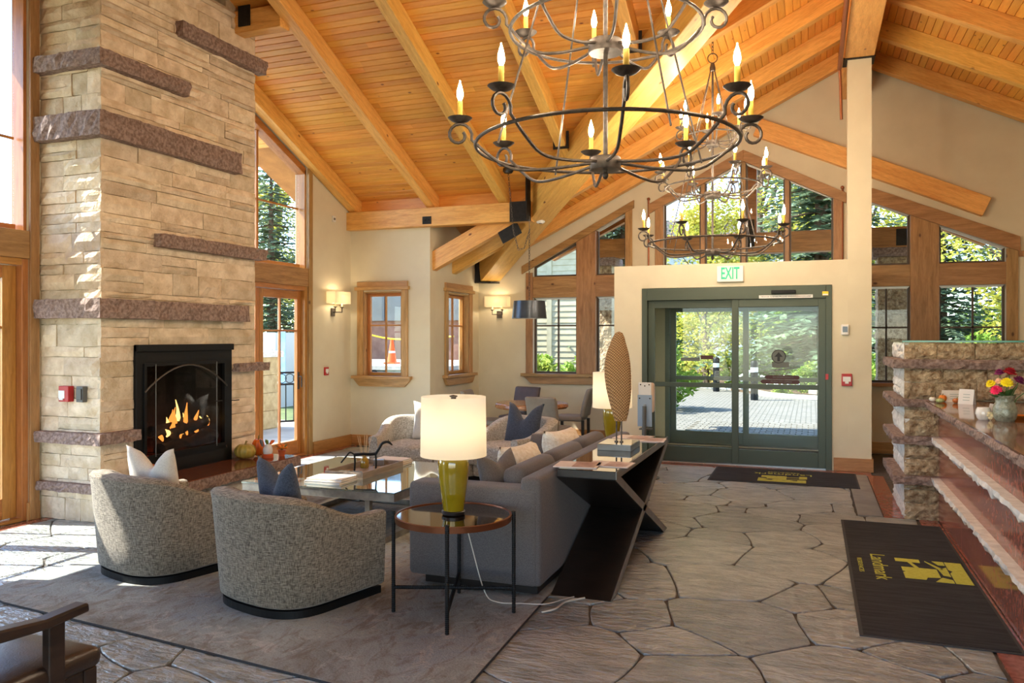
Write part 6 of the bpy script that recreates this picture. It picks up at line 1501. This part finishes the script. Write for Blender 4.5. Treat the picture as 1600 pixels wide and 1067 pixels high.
# grey lodge far behind the gable window
lg = thing('grey_lodge', 'grey far building with dark eaves glimpsed through the gable window', 'building', (-6, 66, -.09))
part('wall_core', MB().box(-11,2.5,64,72,-.09,9.0), mat('lodge_siding', (168,174,178), (184,188,190), rough=.8, ns=4), lg); part('roof', MB().prism([(63,8.6),(73,8.6),(68,11.4)], 'x', -12, 3.5), mat('lodge_roof', (74,68,64), rough=.9), lg)
for k in range(5): 
    wn = part('window', MB().box(-10+k*2.4,-8.6+k*2.4,63.93,64.0,5.4,7.2), m_white, lg); part('pane', MB().box(-9.9+k*2.4,-8.7+k*2.4,63.9,63.93,5.5,7.1), mat('dark_pane', (52,60,68), rough=.1) if k == 0 else bpy.data.materials['dark_pane'], wn)
# west patio --------------------------------------------------------------------------
m_tan = mat('tan_block', (176,150,108), (204,180,138), rough=.9, ns=8, bs=24, bst=.4, var=.07)
pw = thing('patio_wall', 'low tan stone patio wall seen through the lower panes of the west door', 'wall', (-9.4, 11.0, -.03))
part('wall_core', MB().box(-9.65,-9.25,9.8,12.35,-.03,1.28), m_tan, pw)
for r_ in range(4):
    for k in range(4): part('block', MB().box(-9.26,-9.22,9.8+k*.64+(.0 if r_%2 else .1),9.8+(k+1)*.64-.012+(.0 if r_%2 else -.1),-.02+r_*.325,.30+r_*.325), m_tan, pw, bevel=.01)
part('coping', rough_slab([(-9.72,9.75),(-9.18,9.75),(-9.18,12.45),(-9.72,12.45)], 1.28, 1.38, .01, .15, rnd=re_), m_cream_stone, pw)
def railing(label, p0, p1, z0, h, n):
    t = thing('iron_railing', label, 'railing', (p0[0], p0[1], z0)); a, b = Vector((*p0, z0)), Vector((*p1, z0))
    for z in (.08, h-.22, h): part('rail', MB().tube([a+Vector((0,0,z)), b+Vector((0,0,z))], .02, 6), m_black, t)
    for k in range(n+1): part('baluster', MB().tube([a+(b-a)*(k/n)+Vector((0,0,0 if k in (0, n) else .08)), a+(b-a)*(k/n)+Vector((0,0,h if k in (0,n) else h-.22))], .03 if k in (0, n) else .011, 6), m_black, t)
    for k in range(n):
        c = a+(b-a)*((k+.5)/n)+Vector((0,0,h-.11)); d = (b-a).normalized()
        part('ring', MB().tube([c+d*.085*math.cos(2*PI*j/14)+Vector((0,0,.085*math.sin(2*PI*j/14))) for j in range(14)], .008, 5, True), m_black, t)
    return t
railing('black iron patio railing with ring tops behind the tan wall', (-9.5,12.45), (-8.2,14.1), -.03, 1.0, 14)
bn = thing('blue_banner', 'small pale blue banner on a pole outside the west door', 'banner', (-11.8, 15.8, -.09))
part('pole', MB().tube([(0,0,0),(0,0,2.4)], .025, 8), m_white, bn, world=False); part('cloth', MB().box(.02,.19,-.006,.006,.6,1.9), mat('banner_blue', (120,160,200), (150,184,214), rough=.8, ns=4), bn, world=False)
wb = thing('white_building', 'low bright white outbuilding with rails beyond the west patio', 'building', (-14.3, 16.9, -.09))
part('wall_core', MB().box(-16.4,-12.2,16.2,17.6,-.09,1.75), mat('white_render', (214,212,206), rough=.9), wb)
for k in range(3): part('balcony_rail', MB().box(-16.4,-12.2,16.05,16.1,.5+k*.4,.56+k*.4), m_white, wb)
part('dark_window', MB().box(-15.4,-14.0,16.15,16.2,.9,1.5), mat('dark_pane2', (60,64,70), rough=.2), wb)
# terrace with cones, seen through the small window
te = thing('stone_terrace', 'raised grey stone terrace beyond the small corner window', 'terrace', (-12.5, 20, -.09))
part('terrace_slab', MB().box(-14.6,-8.6,18,23.5,.80,.90), mat('terrace_stone', (150,146,138), (176,170,160), rough=.9, ns=5), te); part('terrace_wall', MB().box(-14.5,-8.7,18.08,23.4,-.09,.80), mat('terrace_face', (92,90,86), (120,116,110), rough=.95, ns=6), te)
courses(-14.5, -8.7, .80, on_y(18.09), (), None, .6, 1.2, te, mat('terrace_block', (138,140,130), (170,170,156), rough=.9, ns=6, var=.12), hs=(.2,.22), v0=-.05, name='terrace_stone')
def cone(label, x, y):
    t = thing('traffic_cone', label, 'traffic cone', (x, y, .90), 0, 'orange cones on the terrace')
    part('base', MB().box(-.17,.17,-.17,.17,0,.04), m_orange, t, world=False); part('cone', MB().lathe([(.135,.04),(.03,.72),(.002,.72)], 18), m_orange, t, smooth=True, world=False)
    part('reflective_band', MB().lathe([(.096,.30),(.075,.42),(.07,.42),(.09,.30)], 18), m_white, t, smooth=True, world=False); part('reflective_band', MB().lathe([(.066,.48),(.052,.56),(.046,.56),(.06,.48)], 18), m_white, t, smooth=True, world=False)
m_orange = mat('cone_orange', (236,96,30), rough=.6)
cone('orange traffic cone at the left of the three beyond the corner window', -10.88, 19.6); cone('orange traffic cone in the middle of the three beyond the corner window', -10.28, 19.9); cone('orange traffic cone at the right of the three beyond the corner window', -9.75, 19.7)
tag(part('caution_tape', MB().tube(crom([(-11.9,18.9,1.95),(-11.4,19.2,1.72),(-10.7,19.5,1.58),(-9.6,19.6,1.62),(-9.0,19.6,1.66)], 5), .022, 5), mat('tape_yellow', (232,204,40), rough=.6), None), 'yellow caution tape sagging above the orange cones', 'tape')
railing('black iron railing along the terrace left of the cones', (-13.2,18.6), (-11.7,19.2), .90, .95, 12)
bb_ = thing('brown_lodge', 'brown building with a dark glazed upper floor behind the orange cones', 'building', (-14, 26, -.09))
part('wall_core', MB().box(-15.6,-10.6,24.6,28,-.09,2.2), mat('brown_plaster', (132,92,74), (158,116,96), rough=.9, ns=3), bb_); part('upper_glazing', MB().box(-15.6,-10.6,24.4,28,2.2,4.2), mat('dark_glazing', (58,62,70), (74,78,86), rough=.15, ns=2), bb_)
for k in range(4): part('glazing_bar', MB().box(-15.4+k*1.5,-15.32+k*1.5,24.34,24.4,2.2,4.2), m_white if k == 99 else m_grey, bb_)
# ---------------------------------------------------------------- light portals in the glazed openings (sky sampling only)
def portal(loc, size, rot):
    L = bpy.data.lights.new('window_portal', 'AREA'); L.shape = 'RECTANGLE'; L.size, L.size_y = size; L.cycles.is_portal = True
    o = bpy.data.objects.new('window_portal', L); COL.objects.link(o); o.location = loc; o.rotation_euler = rot
